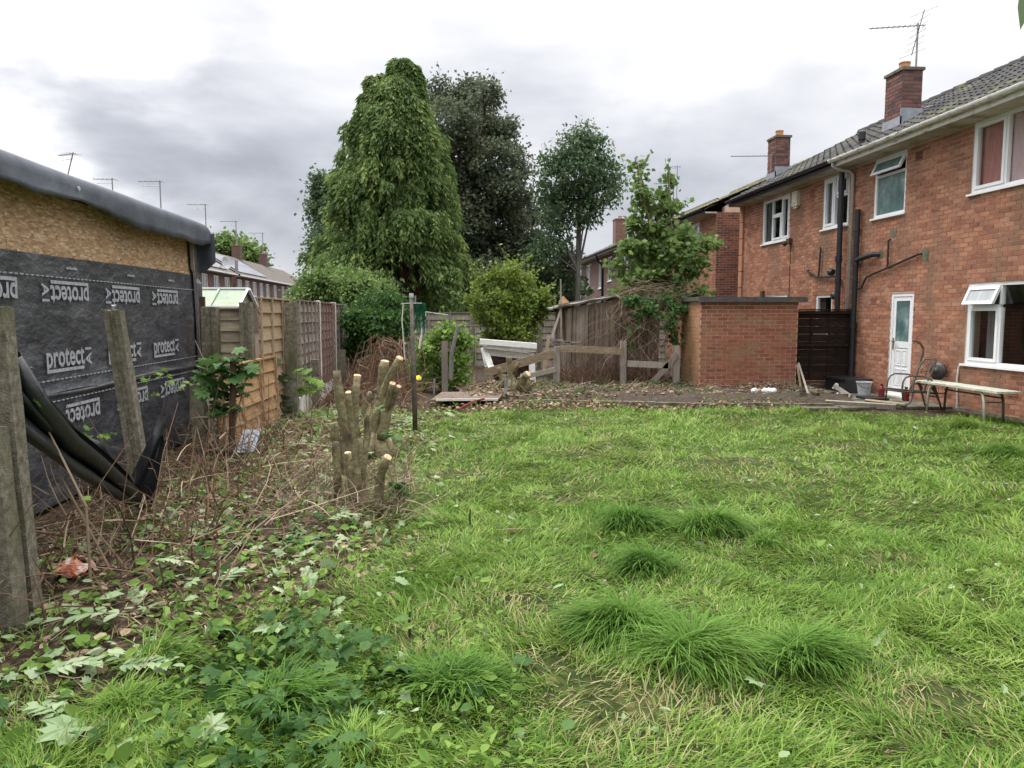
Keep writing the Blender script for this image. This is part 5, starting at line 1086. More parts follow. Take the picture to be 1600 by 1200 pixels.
# ---- weeping conifer
def conifer():
    g = np.random.default_rng(5); Y = 25.0; b = ay(632, 470, Y); t = thing('conifer_tree', 'tall green weeping conifer with drooping sprays and several tops, tallest tree in the garden row', 'tree', (b.x, Y, 0))
    cx = ay(622, 300, Y).x
    for (u0, u1, r0) in ((632, 622, .20), (612, 600, .13), (652, 660, .14), (585, 578, .10), (640, 640, .12)):
        MB().tube([(ay(u0, 470, Y).x, Y+.2, 0), (ay(u0, 470, Y).x, Y+.2, 2.2), (ay(u1, 300, Y).x, Y+.1, 5.5), (ay(u1, 150, Y).x, Y, 8.6)], [r0*1.25, r0, r0*.6, .04], 8).build('trunk', 'bark_red', t, smooth=True)
    zs = [1.5, 2.5, 3.55, 4.6, 5.7, 6.75, 7.8, 8.9, 9.5]; Rl = [2.7, 2.9, 2.8, 2.35, 2.0, 1.75, 1.45, .85, .3]; Rr = [2.4, 2.4, 2.2, 2.0, 1.8, 1.55, 1.2, .7, .3]
    P = []; D = []; T_ = []
    def masses(cx_, cy_, zlo, zhi, RL, RR, n, zs, wid=.34, drop=.95, skip=True):
        """each bough: a fan of foliage that arches out of the trunk and then hangs in strings"""
        for _ in range(n):
            z = zlo + (zhi-zlo)*g.random()**.85; a = g.random()*2*math.pi
            if math.sin(a) > .3 and g.random() < .8: a = -a
            dx, dy = math.cos(a), math.sin(a); R_ = float(np.interp(z, zs, RR if dx > 0 else RL)) * (abs(dx) + (1-abs(dx))*.9)
            rr = R_*(.52 + .62*g.random()**.8); k = .75 + .8*g.random(); w = wid*k; base_t = g.random()
            if skip and z < 3.9 and -.2 < dx < .6 and dy < -.3: continue
            for s_ in range(int(24*k)):
                side = g.normal()*w*.55; f = 1 - .30*g.random() - .35*(side/w)**2*.5; px = cx_ + dx*rr*f - dy*side; py = cy_ + dy*rr*f + dx*side
                zt = z - .25*(1-f)*-1 - .5*(side**2)/w + g.normal()*.04; m = 15; L_ = drop*k*(.35 + .65*g.random())*(1-.5*abs(side)/(w*1.6)) ; L_ = max(L_, .2)
                tt = (np.arange(m)+.5)/m
                P.append(np.stack([px + dx*.16*np.sin(tt*2.2) + g.normal(size=m)*.028, py + dy*.16*np.sin(tt*2.2) + g.normal(size=m)*.028, zt - tt*L_ + .06*np.sin(tt*3)], 1))
                D.append(np.stack([dx*.45 + g.normal(size=m)*.5, dy*.45 + g.normal(size=m)*.5, -.9 + g.normal(size=m)*.3], 1)); T_.append(np.clip(base_t*.45 + .45*g.random() + g.normal(size=m)*.08, .01, .98))
    masses(cx, Y, 1.9, 8.9, Rl, Rr, 225, zs, .38, 1.05)
    for (u, v, r0, h0) in ((588, 118, .40, 1.9), (627, 98, .46, 1.7), (643, 108, .30, 1.3)):
        c = ay(u, v, Y); masses(c.x, Y, c.z-h0, c.z+.05, [r0*1.1, r0, r0*.7, .10], [r0*1.1, r0, r0*.7, .10], 46, [c.z-h0, c.z-h0*.5, c.z-h0*.2, c.z+.05], .15, .42, False)
        MB().tube([(c.x, Y, c.z-1.5), (c.x, Y, c.z+.02)], [.05, .01], 5).build('leader', 'bark_red', t)
    P_ = np.concatenate(P); D_ = np.concatenate(D); k = len(P_); s = .17*(.6+.8*g.random(k)); sc = np.stack([s*.36, s, s], 1)
    V = place(LEAF4[0], P_, frames(nrm(D_), nrm(g.normal(size=(k, 3)) + [0, -.5, .2])), sc)
    np_mesh('crown', V, LEAF4[1], 'leaf_conifer', t, np.concatenate(T_))
    # inner leaves, tinted darker to put shade in the crown's heart
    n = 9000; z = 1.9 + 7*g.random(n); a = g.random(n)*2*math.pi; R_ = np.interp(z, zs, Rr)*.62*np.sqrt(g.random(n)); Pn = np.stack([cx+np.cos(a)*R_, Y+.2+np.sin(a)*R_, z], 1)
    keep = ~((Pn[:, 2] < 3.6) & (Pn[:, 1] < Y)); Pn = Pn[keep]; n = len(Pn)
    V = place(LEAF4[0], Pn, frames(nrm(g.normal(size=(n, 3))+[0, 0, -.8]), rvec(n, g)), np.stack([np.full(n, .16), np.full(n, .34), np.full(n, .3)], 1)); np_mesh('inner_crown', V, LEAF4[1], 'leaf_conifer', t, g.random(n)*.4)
conifer()

cl = px_clumps([(695, 150, 26), (735, 150, 24), (762, 148, 18), (700, 195, 34), (745, 200, 34), (783, 205, 22), (715, 245, 40), (765, 255, 34), (800, 245, 18), (700, 300, 38), (750, 305, 42), (795, 300, 28), (820, 270, 12), (725, 350, 44), (780, 350, 40), (818, 330, 22),
               (740, 400, 46), (790, 400, 38), (825, 385, 26), (700, 400, 30), (760, 445, 40), (720, 440, 30), (812, 435, 26)], 32, 1.6, 2)
tree('maple_tree', 'large dark copper-leaved tree close behind the right side of the conifer', 'tree', (ay(740, 480, 32).x, 32, 0),
     [((ay(735, 480, 32).x, 32, -.1), .28), ((ay(735, 480, 32).x, 32, 2.5), .24), ((ay(738, 350, 32).x, 32, 5.5), .18), ((ay(740, 200, 32).x, 32, 9.3), .06)], cl, 80000, .125, 'leaf_copper', 'bark_dark', droop=.2, sub=.27, seed=3, asp=.75, shoots=70, shoot_len=.6, clump=55,
     extra_trunks=[[((ay(700, 480, 31).x, 31, -.1), .15), ((ay(692, 440, 31).x, 31, 3), .12), ((ay(690, 330, 31).x, 31.5, 6), .06)], [((ay(722, 480, 30.5).x, 30.5, -.1), .13), ((ay(712, 440, 30.5).x, 30.5, 3), .10), ((ay(700, 360, 31).x, 31, 5), .05)],
                   [((ay(678, 480, 29).x, 29, -.1), .10), ((ay(672, 440, 29).x, 29, 3), .08)]])
cl = px_clumps([(915, 212, 16), (893, 232, 20), (925, 240, 24), (865, 262, 20), (900, 268, 30), (940, 270, 24), (962, 290, 14), (860, 300, 22), (895, 308, 28), (935, 305, 24), (875, 338, 24), (915, 335, 18), (858, 345, 14), (868, 372, 20), (850, 400, 24), (880, 410, 20), (862, 440, 26), (885, 450, 18), (840, 430, 20)], 29, .9, 4)
tree('thin_tree', 'thin tall tree with open dark leafy head and bare lower trunk', 'tree', (ay(903, 478, 29).x, 29, 0),
     [((ay(901, 480, 29).x, 29, -.1), .13), ((ay(903, 420, 29).x, 29, 3.2), .11), ((ay(905, 330, 29).x, 29, 5.6), .08), ((ay(908, 230, 29).x, 29, 8.2), .03)], cl, 18000, .15, 'leaf_ash', 'bark_grey', droop=.35, sub=.26, seed=5, asp=.42, shoots=60, shoot_len=.6, clump=40,
     extra_trunks=[[((ay(876, 480, 29.5).x, 29.5, -.1), .08), ((ay(874, 360, 29.5).x, 29.5, 5), .04)]])
tree('bushy_tree', 'grey-green leafy tree edge showing left of the conifer', 'tree', (ay(520, 480, 33).x, 33, 0), [((ay(520, 480, 33).x, 33, -.1), .2), ((ay(518, 330, 33).x, 33, 5.5), .06)],
     px_clumps([(508, 292, 20), (498, 325, 16), (520, 330, 24), (505, 370, 20), (525, 380, 26), (495, 400, 14), (515, 430, 22)], 33, .8, 6), 10000, .15, 'leaf_ash', 'bark_dark', seed=7, sub=.28, shoots=20)
# dark undergrowth that closes the view below the crowns
tree('evergreen_thicket', 'dark evergreen thicket under the tall trees behind the grey fence', 'shrub', (ay(745, 480, 35).x, 35, 0), [((ay(745, 480, 35).x, 35, -.1), .1), ((ay(745, 440, 35).x, 35, 2.6), .04)],
     px_clumps([(650, 440, 40), (700, 450, 40), (750, 455, 40), (800, 455, 40), (850, 450, 36), (620, 470, 30), (670, 485, 26), (720, 485, 26), (770, 485, 26), (820, 485, 26), (870, 478, 26)], 36, 1.5, 8), 16000, .34, 'leaf_dark', 'bark_dark', limbs=False, seed=9, sub=.7, shell=.1, asp=.8)
tree('laurel_hedge', 'broad bright green overgrown shrub rising behind the far end of the left fence', 'shrub', (ay(520, 490, 21).x, 21, 0), [((ay(530, 490, 21).x, 21, -.1), .08), ((ay(530, 450, 21).x, 21, 2), .04)],
     px_clumps([(475, 462, 18), (500, 450, 20), (530, 448, 22), (560, 452, 22), (590, 462, 22), (500, 475, 22), (535, 480, 26), (570, 482, 26), (600, 490, 22), (470, 480, 14), (545, 510, 24), (480, 445, 10), (515, 432, 12)], 21, .9, 10), 20000, .10, 'leaf_sapling', 'bark_dark', limbs=False, seed=11, sub=.18, shell=.35, asp=.6, shoots=90, shoot_len=.45)
tree('leafy_shrub', 'deep green glossy shrub with upright sprays left of the washing pole', 'shrub', (ay(595, 540, 17).x, 17, 0), [((ay(600, 560, 17).x, 17, -.1), .06), ((ay(600, 500, 17).x, 17, 1.2), .03)],
     px_clumps([(575, 480, 16), (600, 478, 18), (622, 482, 15), (560, 505, 20), (590, 505, 22), (618, 508, 18), (570, 530, 20), (600, 530, 20), (555, 545, 14), (630, 498, 10)], 17, .5, 12), 12000, .10, 'leaf_ivy', 'bark_dark', limbs=False, seed=13, sub=.13, shell=.35, asp=.35, shoots=70, shoot_len=.4)
tree('yellow_green_shrub', 'rounded yellow-green shrub behind the white fire surround', 'shrub', (ay(795, 540, 18.5).x, 18.5, 0), [((ay(795, 545, 18.5).x, 18.5, -.1), .06), ((ay(795, 470, 18.5).x, 18.5, 1.9), .03)],
     px_clumps([(800, 425, 14), (785, 440, 18), (815, 445, 18), (770, 462, 20), (800, 465, 24), (832, 465, 18), (755, 440, 10), (765, 490, 22), (795, 495, 26), (828, 492, 20), (845, 480, 12), (780, 518, 20), (815, 518, 20), (745, 475, 10)], 18.5, .6, 14), 13000, .085, 'leaf_yellow', 'bark_grey', seed=15, sub=.12, shell=.45, asp=.55, shoots=110, shoot_len=.5, clump=50)
tree('weed_thicket', 'light green weeds and brambles left of the white fire surround', 'shrub', (ay(715, 600, 15.4).x, 15.4, .05), [((ay(715, 600, 15.4).x, 15.4, 0), .02), ((ay(715, 540, 15.4).x, 15.4, .8), .01)],
     px_clumps([(700, 520, 13), (722, 530, 13), (685, 535, 12), (672, 555, 12), (715, 560, 14), (690, 575, 14), (715, 590, 12), (672, 590, 10), (660, 545, 10), (650, 575, 10), (700, 600, 8), (660, 600, 8)], 15.6, .4, 16), 4200, .08, 'leaf_bright', 'twig', seed=17, sub=.12, shell=.3, asp=.55, shoots=40, shoot_len=.3, clump=22)
tree('far_tree', 'hazy green tree top beyond the far left roofs', 'tree', (ay(360, 470, 112).x, 112, 0), [((ay(360, 470, 112).x, 112, 0), .4), ((ay(362, 400, 112).x, 112, 9), .2)],
     px_clumps([(350, 388, 14), (368, 392, 14), (385, 400, 12), (342, 395, 10), (398, 408, 8)], 112, 2, 18), 5000, .6, 'leaf_sapling', 'bark_dark', limbs=False, seed=19, sub=1.2)
# sapling over the old shed
Y = 16.9
sap = [(997, 262, 9), (1000, 285, 11), (1047, 278, 9), (1044, 302, 12), (1003, 312, 15), (1025, 330, 18), (1052, 330, 15), (995, 350, 18), (1030, 362, 24), (1070, 362, 18), (985, 385, 22), (1020, 398, 28), (1062, 395, 26), (1100, 382, 14), (972, 415, 16), (1000, 428, 26), (1045, 432, 28), (1085, 420, 20), (1112, 378, 8), (985, 455, 18), (1020, 460, 22), (1060, 462, 22), (1092, 450, 12)]
t = tree('sycamore_sapling', 'young sycamore with light pointed shoots growing over the old shed roof', 'tree', P3(1055, 600, Y), [(P3(1056, 602, Y), .06), (P3(1058, 540, Y), .05), (P3(1048, 470, Y), .04), (P3(1030, 400, Y), .03), (P3(1003, 300, Y), .015), (P3(996, 245, Y), .004)],
     px_clumps(sap, Y, .5, 20), 5600, .105, 'leaf_sapling', 'bark_green', droop=.45, shape=MAPLE, sub=.13, seed=21, asp=.75, shell=.3, shoots=30, shoot_len=.35, clump=26,
     extra_trunks=[[(P3(1060, 602, Y), .04), (P3(1075, 520, Y), .03), (P3(1062, 440, Y), .025), (P3(1046, 330, Y), .012), (P3(1046, 262, Y), .004)], [(P3(1068, 602, Y+.1), .03), (P3(1050, 530, Y), .02), (P3(1040, 480, Y-.2), .015)]])

# ---- dead vines over the shed front
def curly(n, start, end, r0, seed, sag=.3, wig=.12):
    g = random.Random(seed); mb = MB()
    for _ in range(n):
        a, b = Vector(start(g)), Vector(end(g)); m = 7; pts = []
        ph = g.uniform(0, 6); w = g.uniform(.3, 1)*wig; sg = sag*g.uniform(-.3, 1)
        for k in range(m):
            f = k/(m-1); p = a.lerp(b, f) + Vector((w*math.sin(ph+f*5)*math.sin(f*math.pi), w*.5*math.cos(ph*2+f*6)*math.sin(f*math.pi), -sg*math.sin(f*math.pi))); pts.append(p)
        r = r0*g.uniform(.5, 1.3); mb.tube(pts, [r*(1-.6*k/(m-1)) for k in range(m)], 3, tint=g.random()*.98, cap=False)
    return mb
vm = curly(110, lambda g: ay(g.uniform(960, 1070), g.uniform(455, 490), 16.1+g.uniform(-.2, .1)), lambda g: ay(g.uniform(890, 1060), g.uniform(500, 600), 15.9+g.uniform(-.3, .2)), .007, 3, .1, .35)
o = vm.build('dead_vines', 'twig'); tag(o, 'tangle of dead pale vine stems hanging over the front of the old shed', 'vines', kind='stuff')
vm = curly(90, lambda g: ay(g.uniform(960, 1080), g.uniform(440, 485), 16.2+g.uniform(-.3, .3)), lambda g: ay(g.uniform(940, 1100), g.uniform(430, 500), 16.2+g.uniform(-.3, .3)), .006, 4, -.1, .3)
o = vm.build('vine_stems', 'twig'); tag(o, 'tan vine stems arching through the leaves above the old shed roof', 'vines', kind='stuff')
g = np.random.default_rng(31)
P_, O_ = leaves_ellipsoids(px_clumps([(990, 475, 14), (1012, 478, 16), (1040, 480, 20), (1066, 482, 14), (1052, 505, 12), (1000, 492, 8), (985, 515, 6), (1055, 530, 8), (984, 540, 5), (1090, 500, 4), (1084, 490, 4), (1083, 520, 3), (1084, 550, 3), (1084, 580, 4)], 15.95, .1, 31), 1200, g, .10, shell=.2)
k = len(P_); V = place(LEAF6[0], P_, frames(nrm(g.normal(size=(k, 3))+[0, -.3, -.8]), nrm(g.normal(size=(k, 3))+[0, -1, .6])), np.stack([.07*(.6+g.random(k))]*3, 1)); o = np_mesh('climbing_leaves', V, LEAF6[1], 'leaf_ivy', None, g.random(k)); tag(o, 'climber leaves spilling from the shed roof to the brick store side', 'climber')

# ---- cut-back coppice stumps
def stump(name, label, loc, stems, base_r, seed):
    g = random.Random(seed); t = thing(name, label, 'stump', loc); b = Vector(loc)
    mb = MB()
    for k in range(5):
        a = k*1.3; mb.tube([b + Vector((math.cos(a)*base_r*1.3, math.sin(a)*base_r, -.05)), b + Vector((math.cos(a)*base_r*.7, math.sin(a)*base_r*.6, .10)), b + Vector((math.cos(a)*base_r*.3, math.sin(a)*base_r*.3, .26))], [base_r*.7, base_r*.55, base_r*.35], 9)
    mb.build('root_stool', 'bark_green', t, smooth=True)
    for (pts, r, cut) in stems:
        r *= .68; pts = [Vector(p) for p in pts]; fine = []; m = 9
        for k in range(m): 
            q = lerpl(pts, k/(m-1)); fine.append(q + Vector((g.uniform(-1, 1), g.uniform(-1, 1), 0))*r*.16*(0 < k < m-1))
        rad = [r*(1.35 - .42*k/(m-1) + g.uniform(-.07, .07) + (.22 if g.random() < .18 else 0)) for k in range(m)]
        rad[-1] = r*.97
        mb_ = MB(); mb_.tube(fine, rad, 11)
        mb_.v = [tuple(Vector(q) + Vector((g.uniform(-1, 1), g.uniform(-1, 1), 0))*r*.13) if i < len(mb_.v)-11 else q for i, q in enumerate(mb_.v)]; s = mb_.build('stem', 'bark_green', t, smooth=True)
        if len(pts) > 2 and g.random() < .75:      # thin side shoots left on the stem
            sh_ = MB()
            for _ in range(3): q = fine[g.randint(2, 7)]; e = q + Vector((g.uniform(-.12, .12), g.uniform(-.1, .05), g.uniform(.05, .2))); sh_.tube([q, q.lerp(e, .5)+Vector((0, 0, .01)), e], [.006, .004, .002], 4)
            so_ = sh_.build('side_shoots', 'twig', t); so_['kind'] = 'stuff'
        if g.random() < .8:
            q = fine[4]; kb = MB(); kb.tube([q, q + Vector((g.choice((-1, 1))*r*1.5, -r*.5, r*.8))], [r*.5, r*.3], 7); kb.build('snag', 'bark_green', t)
        if cut:
            d = (fine[-1]-fine[-2]).normalized(); d = (d + Vector((g.uniform(-.2, .2), -.35, .1))).normalized()
            c = MB().lathe([(r*1.0, 0), (r*.98, .006), (r*.55, .009), (r*.1, .010)], fine[-1] - d*.002, 14, axis=d).build('cut_face', 'cut_wood', s)
    return t
def K(x, y, Y): return ay(440+x/3.75, 520+y/3.75, Y)
b1 = (-.83, 6.22, 0)
stump('coppiced_stump', 'sawn-back tree with green-barked stems and fresh orange cut ends, nearest in the litter', b1,
      [([K(455, 1000, 6.2), K(430, 700, 6.25), K(402, 520, 6.25), K(391, 350, 6.2)], .036, True), ([K(450, 950, 6.3), K(445, 700, 6.35), K(430, 500, 6.35), K(444, 252, 6.35)], .045, True),
       ([K(420, 900, 6.4), K(385, 640, 6.5), K(345, 420, 6.5), K(322, 222, 6.5)], .050, False), ([K(330, 960, 6.15), K(325, 800, 6.1), K(318, 640, 6.1)], .040, False), ([K(350, 900, 6.6), K(320, 640, 6.6), K(300, 530, 6.6)], .052, False),
       ([K(425, 980, 6.05), K(402, 830, 6.0), K(388, 705, 6.0)], .040, True), ([K(565, 1050, 5.95), K(570, 900, 5.95), K(590, 800, 5.9), K(622, 730, 5.85)], .047, True),
       ([K(455, 1000, 6.3), K(450, 800, 6.35), K(440, 620, 6.35)], .075, False), ([K(470, 900, 6.3), K(500, 560, 6.4), K(500, 480, 6.4)], .03, False), ([K(480, 800, 6.5), K(520, 560, 6.6), K(550, 450, 6.6)], .022, False)], .11, 3)
stump('coppiced_stump', 'second sawn-back stump just behind, with stems slanting to the right', tuple(Vector((K(560, 620, 8.6).x, 8.6, 0))),
      [([K(545, 640, 8.6), K(560, 480, 8.6), K(610, 300, 8.6), K(692, 150, 8.5)], .062, True), ([K(560, 640, 8.7), K(575, 420, 8.7), K(590, 280, 8.7), K(605, 168, 8.7)], .072, True), ([K(585, 620, 8.5), K(610, 440, 8.5), K(650, 298, 8.4)], .052, True), ([K(600, 620, 8.5), K(640, 430, 8.5), K(686, 315, 8.4)], .04, True),
       ([K(550, 640, 8.8), K(480, 460, 8.9), K(520, 345, 8.9)], .04, False)], .14, 5)
stump('sawn_stump', 'lichen-covered sawn trunk standing before the white fire surround', tuple(ay(800, 612, 14.2)), [([ay(800, 614, 14.2), ay(799, 590, 14.2), ay(795, 558, 14.2)], .085, False), ([ay(804, 580, 14.2), ay(808, 572, 14.1), ay(810, 566, 14.1)], .05, False)], .1, 6)
stump('sawn_stump', 'short thick stump with pale cut face right of the lichen-covered trunk', tuple(ay(818, 606, 14.0)), [([ay(816, 608, 14.0), ay(818, 594, 13.9), ay(824, 584, 13.8)], .095, True)], .09, 7)
stump('sawn_stump', 'slanting thin brown stump left of the lichen-covered trunk', tuple(ay(787, 606, 14.4)), [([ay(787, 606, 14.4), ay(783, 590, 14.4), ay(779, 573, 14.4)], .055, False)], .06, 8)
tag(MB().tube([P3(362, 700, 7.6), P3(363, 640, 7.6), P3(365, 566, 7.6)], [.034, .032, .030], 8).build('rusty_stake', 'wood_brown_dark'), 'dark rusty-brown stake standing among the sycamore shoots', 'stake')
for lab, u, v in (('thin dark green cut shoot in the lawn centre', 735, 822), ('dark cut shoot left of the lush tuft', 641, 995)):
    p = agd(u, v); tag(MB().tube([p, p+Vector((-.005, 0, .06)), p+Vector((.0, 0, .13))], [.009, .008, .006], 6).build('cut_shoot', 'leaf_dark'), lab, 'shoot')

# ---- sycamore shoots by the extension, every leaf a part
def leafy_plant(name, label, base, stems, leaves, lm, size, seed, cat='plant', sm='twig'):
    g = random.Random(seed); t = thing(name, label, cat, base)
    me = bpy.data.meshes.new('leaf'); me.from_pydata([tuple(v) for v in MAPLE[0]], [], MAPLE[1]); me.materials.append(M[lm])
    for pts, r in stems: MB().tube(pts, [r*(1-.6*k/(len(pts)-1)) for k in range(len(pts))], 6).build('stem', sm, t)
    for p in leaves:
        o = bpy.data.objects.new('leaf', me); COL.objects.link(o); o.parent = t; o.location = Vector(p) - Vector(base); s = size*g.uniform(.6, 1.25); o.scale = (s, s, s)
        o.rotation_euler = (g.uniform(-.9, .3), g.uniform(-.6, .6), g.uniform(0, 6.28)); ORI[o.name] = Vector(base)
    return t
g = random.Random(8)
def cloud(lst, Y, g=g):
    out = []
    for (u, v, r, n) in lst:
        for _ in range(n):
            a = g.uniform(0, 6.28); q = r*math.sqrt(g.random()); out.append(ay(u+math.cos(a)*q, v+math.sin(a)*q*.8, Y+g.uniform(-.22, .22)))
    return out
YS = 7.7
leafy_plant('sycamore_shoots', 'cluster of leafy green sycamore shoots at the foot of the leaning orange panel', (ay(350, 700, YS).x, YS, 0),
    [([P3(352, 705, YS), P3(350, 640, YS), P3(345, 575, YS)], .016), ([P3(340, 705, YS), P3(325, 640, YS), P3(312, 590, YS)], .012), ([P3(358, 705, YS), P3(372, 640, YS), P3(385, 590, YS)], .012), ([P3(345, 705, YS), P3(335, 600, YS), P3(305, 532, YS)], .010), ([P3(330, 690, YS), P3(340, 600, YS), P3(360, 560, YS)], .010)],
    cloud([(352, 565, 26, 30), (325, 580, 20, 20), (378, 572, 18, 16), (340, 602, 26, 26), (318, 610, 12, 8), (372, 610, 16, 12), (345, 632, 16, 12), (368, 635, 10, 7), (330, 645, 10, 5)], YS), 'leaf_deep', .14, 1)
leafy_plant('yellowing_shoots', 'small plant with yellowing leaves in front of the first white fence post', (ay(480, 660, 10).x, 10, 0), [([P3(482, 660, 10), P3(478, 620, 10), P3(474, 580, 10)], .008), ([P3(486, 660, 10), P3(490, 610, 10)], .007)],
    cloud([(475, 582, 8, 8), (485, 598, 12, 12), (470, 604, 8, 6), (492, 612, 7, 6)], 10), 'leaf_bright', .12, 2)
leafy_plant('bramble_shoot', 'green shoots beside the nearest concrete post', (-2.1, 4.5, 0), [([(-2.1, 4.5, 0), (-2.08, 4.45, .5), P3(55, 632, 4.45), P3(42, 600, 4.45)], .009), ([(-2.0, 4.6, 0), P3(72, 700, 4.6), P3(64, 650, 4.6)], .008), ([(-1.95, 4.7, 0), P3(95, 760, 4.7)], .007)],
    cloud([(50, 622, 8, 4), (58, 672, 8, 4), (45, 575, 9, 3), (135, 782, 6, 2), (45, 868, 4, 2)], 4.5), 'leaf_bright', .06, 3)
leafy_plant('climbing_shoots', 'few small leaves climbing the membrane wall right of the leaning post', (-2.9, 7.2, 0), [([(-2.9, 7.2, 0), P3(255, 640, 7.2), P3(262, 590, 7.2)], .006), ([(-2.95, 7.0, 0), P3(180, 700, 6.6), P3(150, 690, 6.4)], .005)],
    cloud([(260, 585, 20, 14), (285, 600, 12, 8), (232, 590, 10, 6), (240, 620, 14, 7)], 7.2) + cloud([(150, 680, 26, 14), (128, 700, 10, 5)], 6.3), 'leaf_bright', .055, 4)
leafy_plant('dark_ivy', 'dark ivy between the orange leaning panel and the stout post', (ay(440, 640, 11.6).x, 11.2, 0), [([P3(440, 640, 11.2), P3(436, 600, 11.2), P3(440, 565, 11.2)], .01)], cloud([(438, 590, 12, 18), (436, 620, 12, 20), (450, 640, 14, 20), (432, 560, 7, 5)], 11.2), 'leaf_dark', .13, 5)
leafy_plant('stump_regrowth', 'fresh green leaves sprouting to the right of the nearest sawn tree', (-.52, 6.3, 0), [([(-.52, 6.3, 0), K(640, 820, 6.3), K(730, 590, 6.3)], .005), ([(-.55, 6.3, 0), K(600, 900, 6.2), K(620, 640, 6.2)], .005)],
    cloud([(612, 675, 12, 6), (624, 695, 10, 4), (618, 762, 14, 12), (598, 640, 8, 4), (628, 770, 8, 6)], 6.3), 'leaf_deep', .10, 6)
hl = thing('hanging_leaf', 'leaf hanging into the top right corner of the photo, out of focus', 'leaf', P3(1600, 0, 1.9))
me = bpy.data.meshes.new('blade'); p = [ay(u, v, 1.9) for u, v in ((1594, -20), (1590, 12), (1592, 30), (1594, 47), (1604, 30), (1612, 5), (1608, -22))]
mb = MB(); mb.add([tuple(q) for q in p], [tuple(range(7))]); mb.build('blade', 'leaf_ash', hl); MB().tube([ay(1600, -20, 1.9), ay(1640, -120, 2.0), ay(1760, -200, 2.2)], .003, 5).build('twig', 'twig', hl)

# ================================================================== BRUSH, LITTER, CUT LEAVES
def twigs(name, label, n, region, Lr, rise, r, m_, seed, zb=lambda x, y: 0, lean=1.0):
    g = np.random.default_rng(seed); P = region(n, g); n = len(P); az_ = g.random(n)*2*np.pi; L_ = Lr[0] + (Lr[1]-Lr[0])*g.random(n)**2; up_ = rise[0] + (rise[1]-rise[0])*g.random(n)
    d = np.stack([np.cos(az_)*np.cos(up_), np.sin(az_)*np.cos(up_), np.sin(up_)], 1); bend = g.normal(size=(n, 3))*.22; bend[:, 2] -= .15
    rr = r*(.5+g.random(n)); V = np.zeros((n, 12, 3)); x = nrm(np.cross(d, [0, 0, 1.0]+g.normal(size=(n, 3))*.1)); y = np.cross(d, x)
    for k in range(4):
        f = k/3; c = P + d*(L_*f)[:, None] + bend*(L_*f*f)[:, None]
        for q in range(3):
            a = 2*np.pi*q/3; V[:, k*3+q] = c + (x*math.cos(a) + y*math.sin(a))*(rr*(1-.65*f))[:, None]
    V[:, :, 2] = np.maximum(V[:, :, 2], .0)
    F_ = [(k*3+q, k*3+(q+1) % 3, k*3+3+(q+1) % 3, k*3+3+q) for k in range(3) for q in range(3)]
    o = np_mesh(name, V, F_, m_, None, g.random(n)*.98); tag(o, label, 'brush')
def region_poly(x0, x1, y0, y1, z0=0, z1=.15, mask=None):
    def f(n, g):
        P = np.stack([x0+(x1-x0)*g.random(n), y0+(y1-y0)*g.random(n), z0+(z1-z0)*g.random(n)**2], 1)
        if mask is not None: P = P[g.random(n) < mask(P[:, 0], P[:, 1])]
        P[:, 2] += gh(P[:, 0], P[:, 1]); return P
    return f
fence_mask = lambda x, y: smooth((-1.35 + .02*y - x)/.22)
twigs('cut_brambles', 'mass of cut bramble and brown stems heaped along the foot of the left boundary', 900, region_poly(-3.0, -1.1, 3.8, 9.5, 0, .32, fence_mask), (.12, .65), (-.3, 1.15), .0045, 'twig_red', 1)
twigs('pale_twigs', 'pale broken twigs among the brambles by the concrete posts', 520, region_poly(-2.9, -1.1, 4.2, 9.0, .05, .45, fence_mask), (.15, .6), (-.4, 1.0), .0042, 'twig', 2)
twigs('floor_twigs', 'thin dead sticks scattered over the bare ground around the stumps', 2600, region_poly(-3.0, .4, 3.0, 13.4, 0, .05, lambda x, y: (1-lawn_mask(x, y))*.9+.06), (.05, .34), (-.15, .3), .0025, 'twig', 3)
twigs('upright_stems', 'sparse upright cut stems standing along the left boundary', 150, region_poly(-2.7, -1.5, 3.9, 9.0, 0, .02, fence_mask), (.3, .95), (1.0, 1.55), .006, 'twig_red', 31)
twigs('bed_twigs', 'dead stems and straw lying across the raised bed', 1700, region_poly(.3, 7.0, 13.35, 16.2, .10, .2), (.08, .5), (-.1, .7), .005, 'twig', 4)
twigs('brown_undergrowth', 'standing dead brown stems in front of the old shed', 520, region_poly(2.3, 4.7, 15.6, 16.2, .12, .2), (.3, .95), (.7, 1.5), .006, 'twig_red', 5)
twigs('stump_twigs', 'fine dead twigs around the foot of the sawn stumps', 800, region_poly(-1.4, -.3, 5.6, 7.2, .0, .2), (.1, .5), (.0, 1.2), .0035, 'twig', 7)
twigs('fence_end_brush', 'brown brush against the far end of the left fence', 1100, region_poly(-2.2, -.5, 12.5, 17.5, .0, .35), (.2, .9), (.0, 1.0), .006, 'twig_red', 8)
# hanging dead fronds under the glossy shrub
g = random.Random(12); mb = MB()
for _ in range(120):
    a = ay(g.gauss(604, 15), g.uniform(520, 575), 14.6+g.uniform(-.5, .6)); dx = g.uniform(-.9, .9); e = Vector((a.x+dx*.5, a.y-g.uniform(0, .4), max(.03, a.z - g.uniform(.5, 1.0))))
    mb.tube([a, a.lerp(e, .35)+Vector((dx*.12, 0, .14)), a.lerp(e, .7)+Vector((dx*.08, 0, .03)), e], [.009, .008, .006, .003], 3, tint=g.random()*.98, cap=False)
tag(mb.build('dead_frond_pile', 'twig_red'), 'heap of drooping dead brown fronds left of the washing pole', 'brush', kind='stuff')

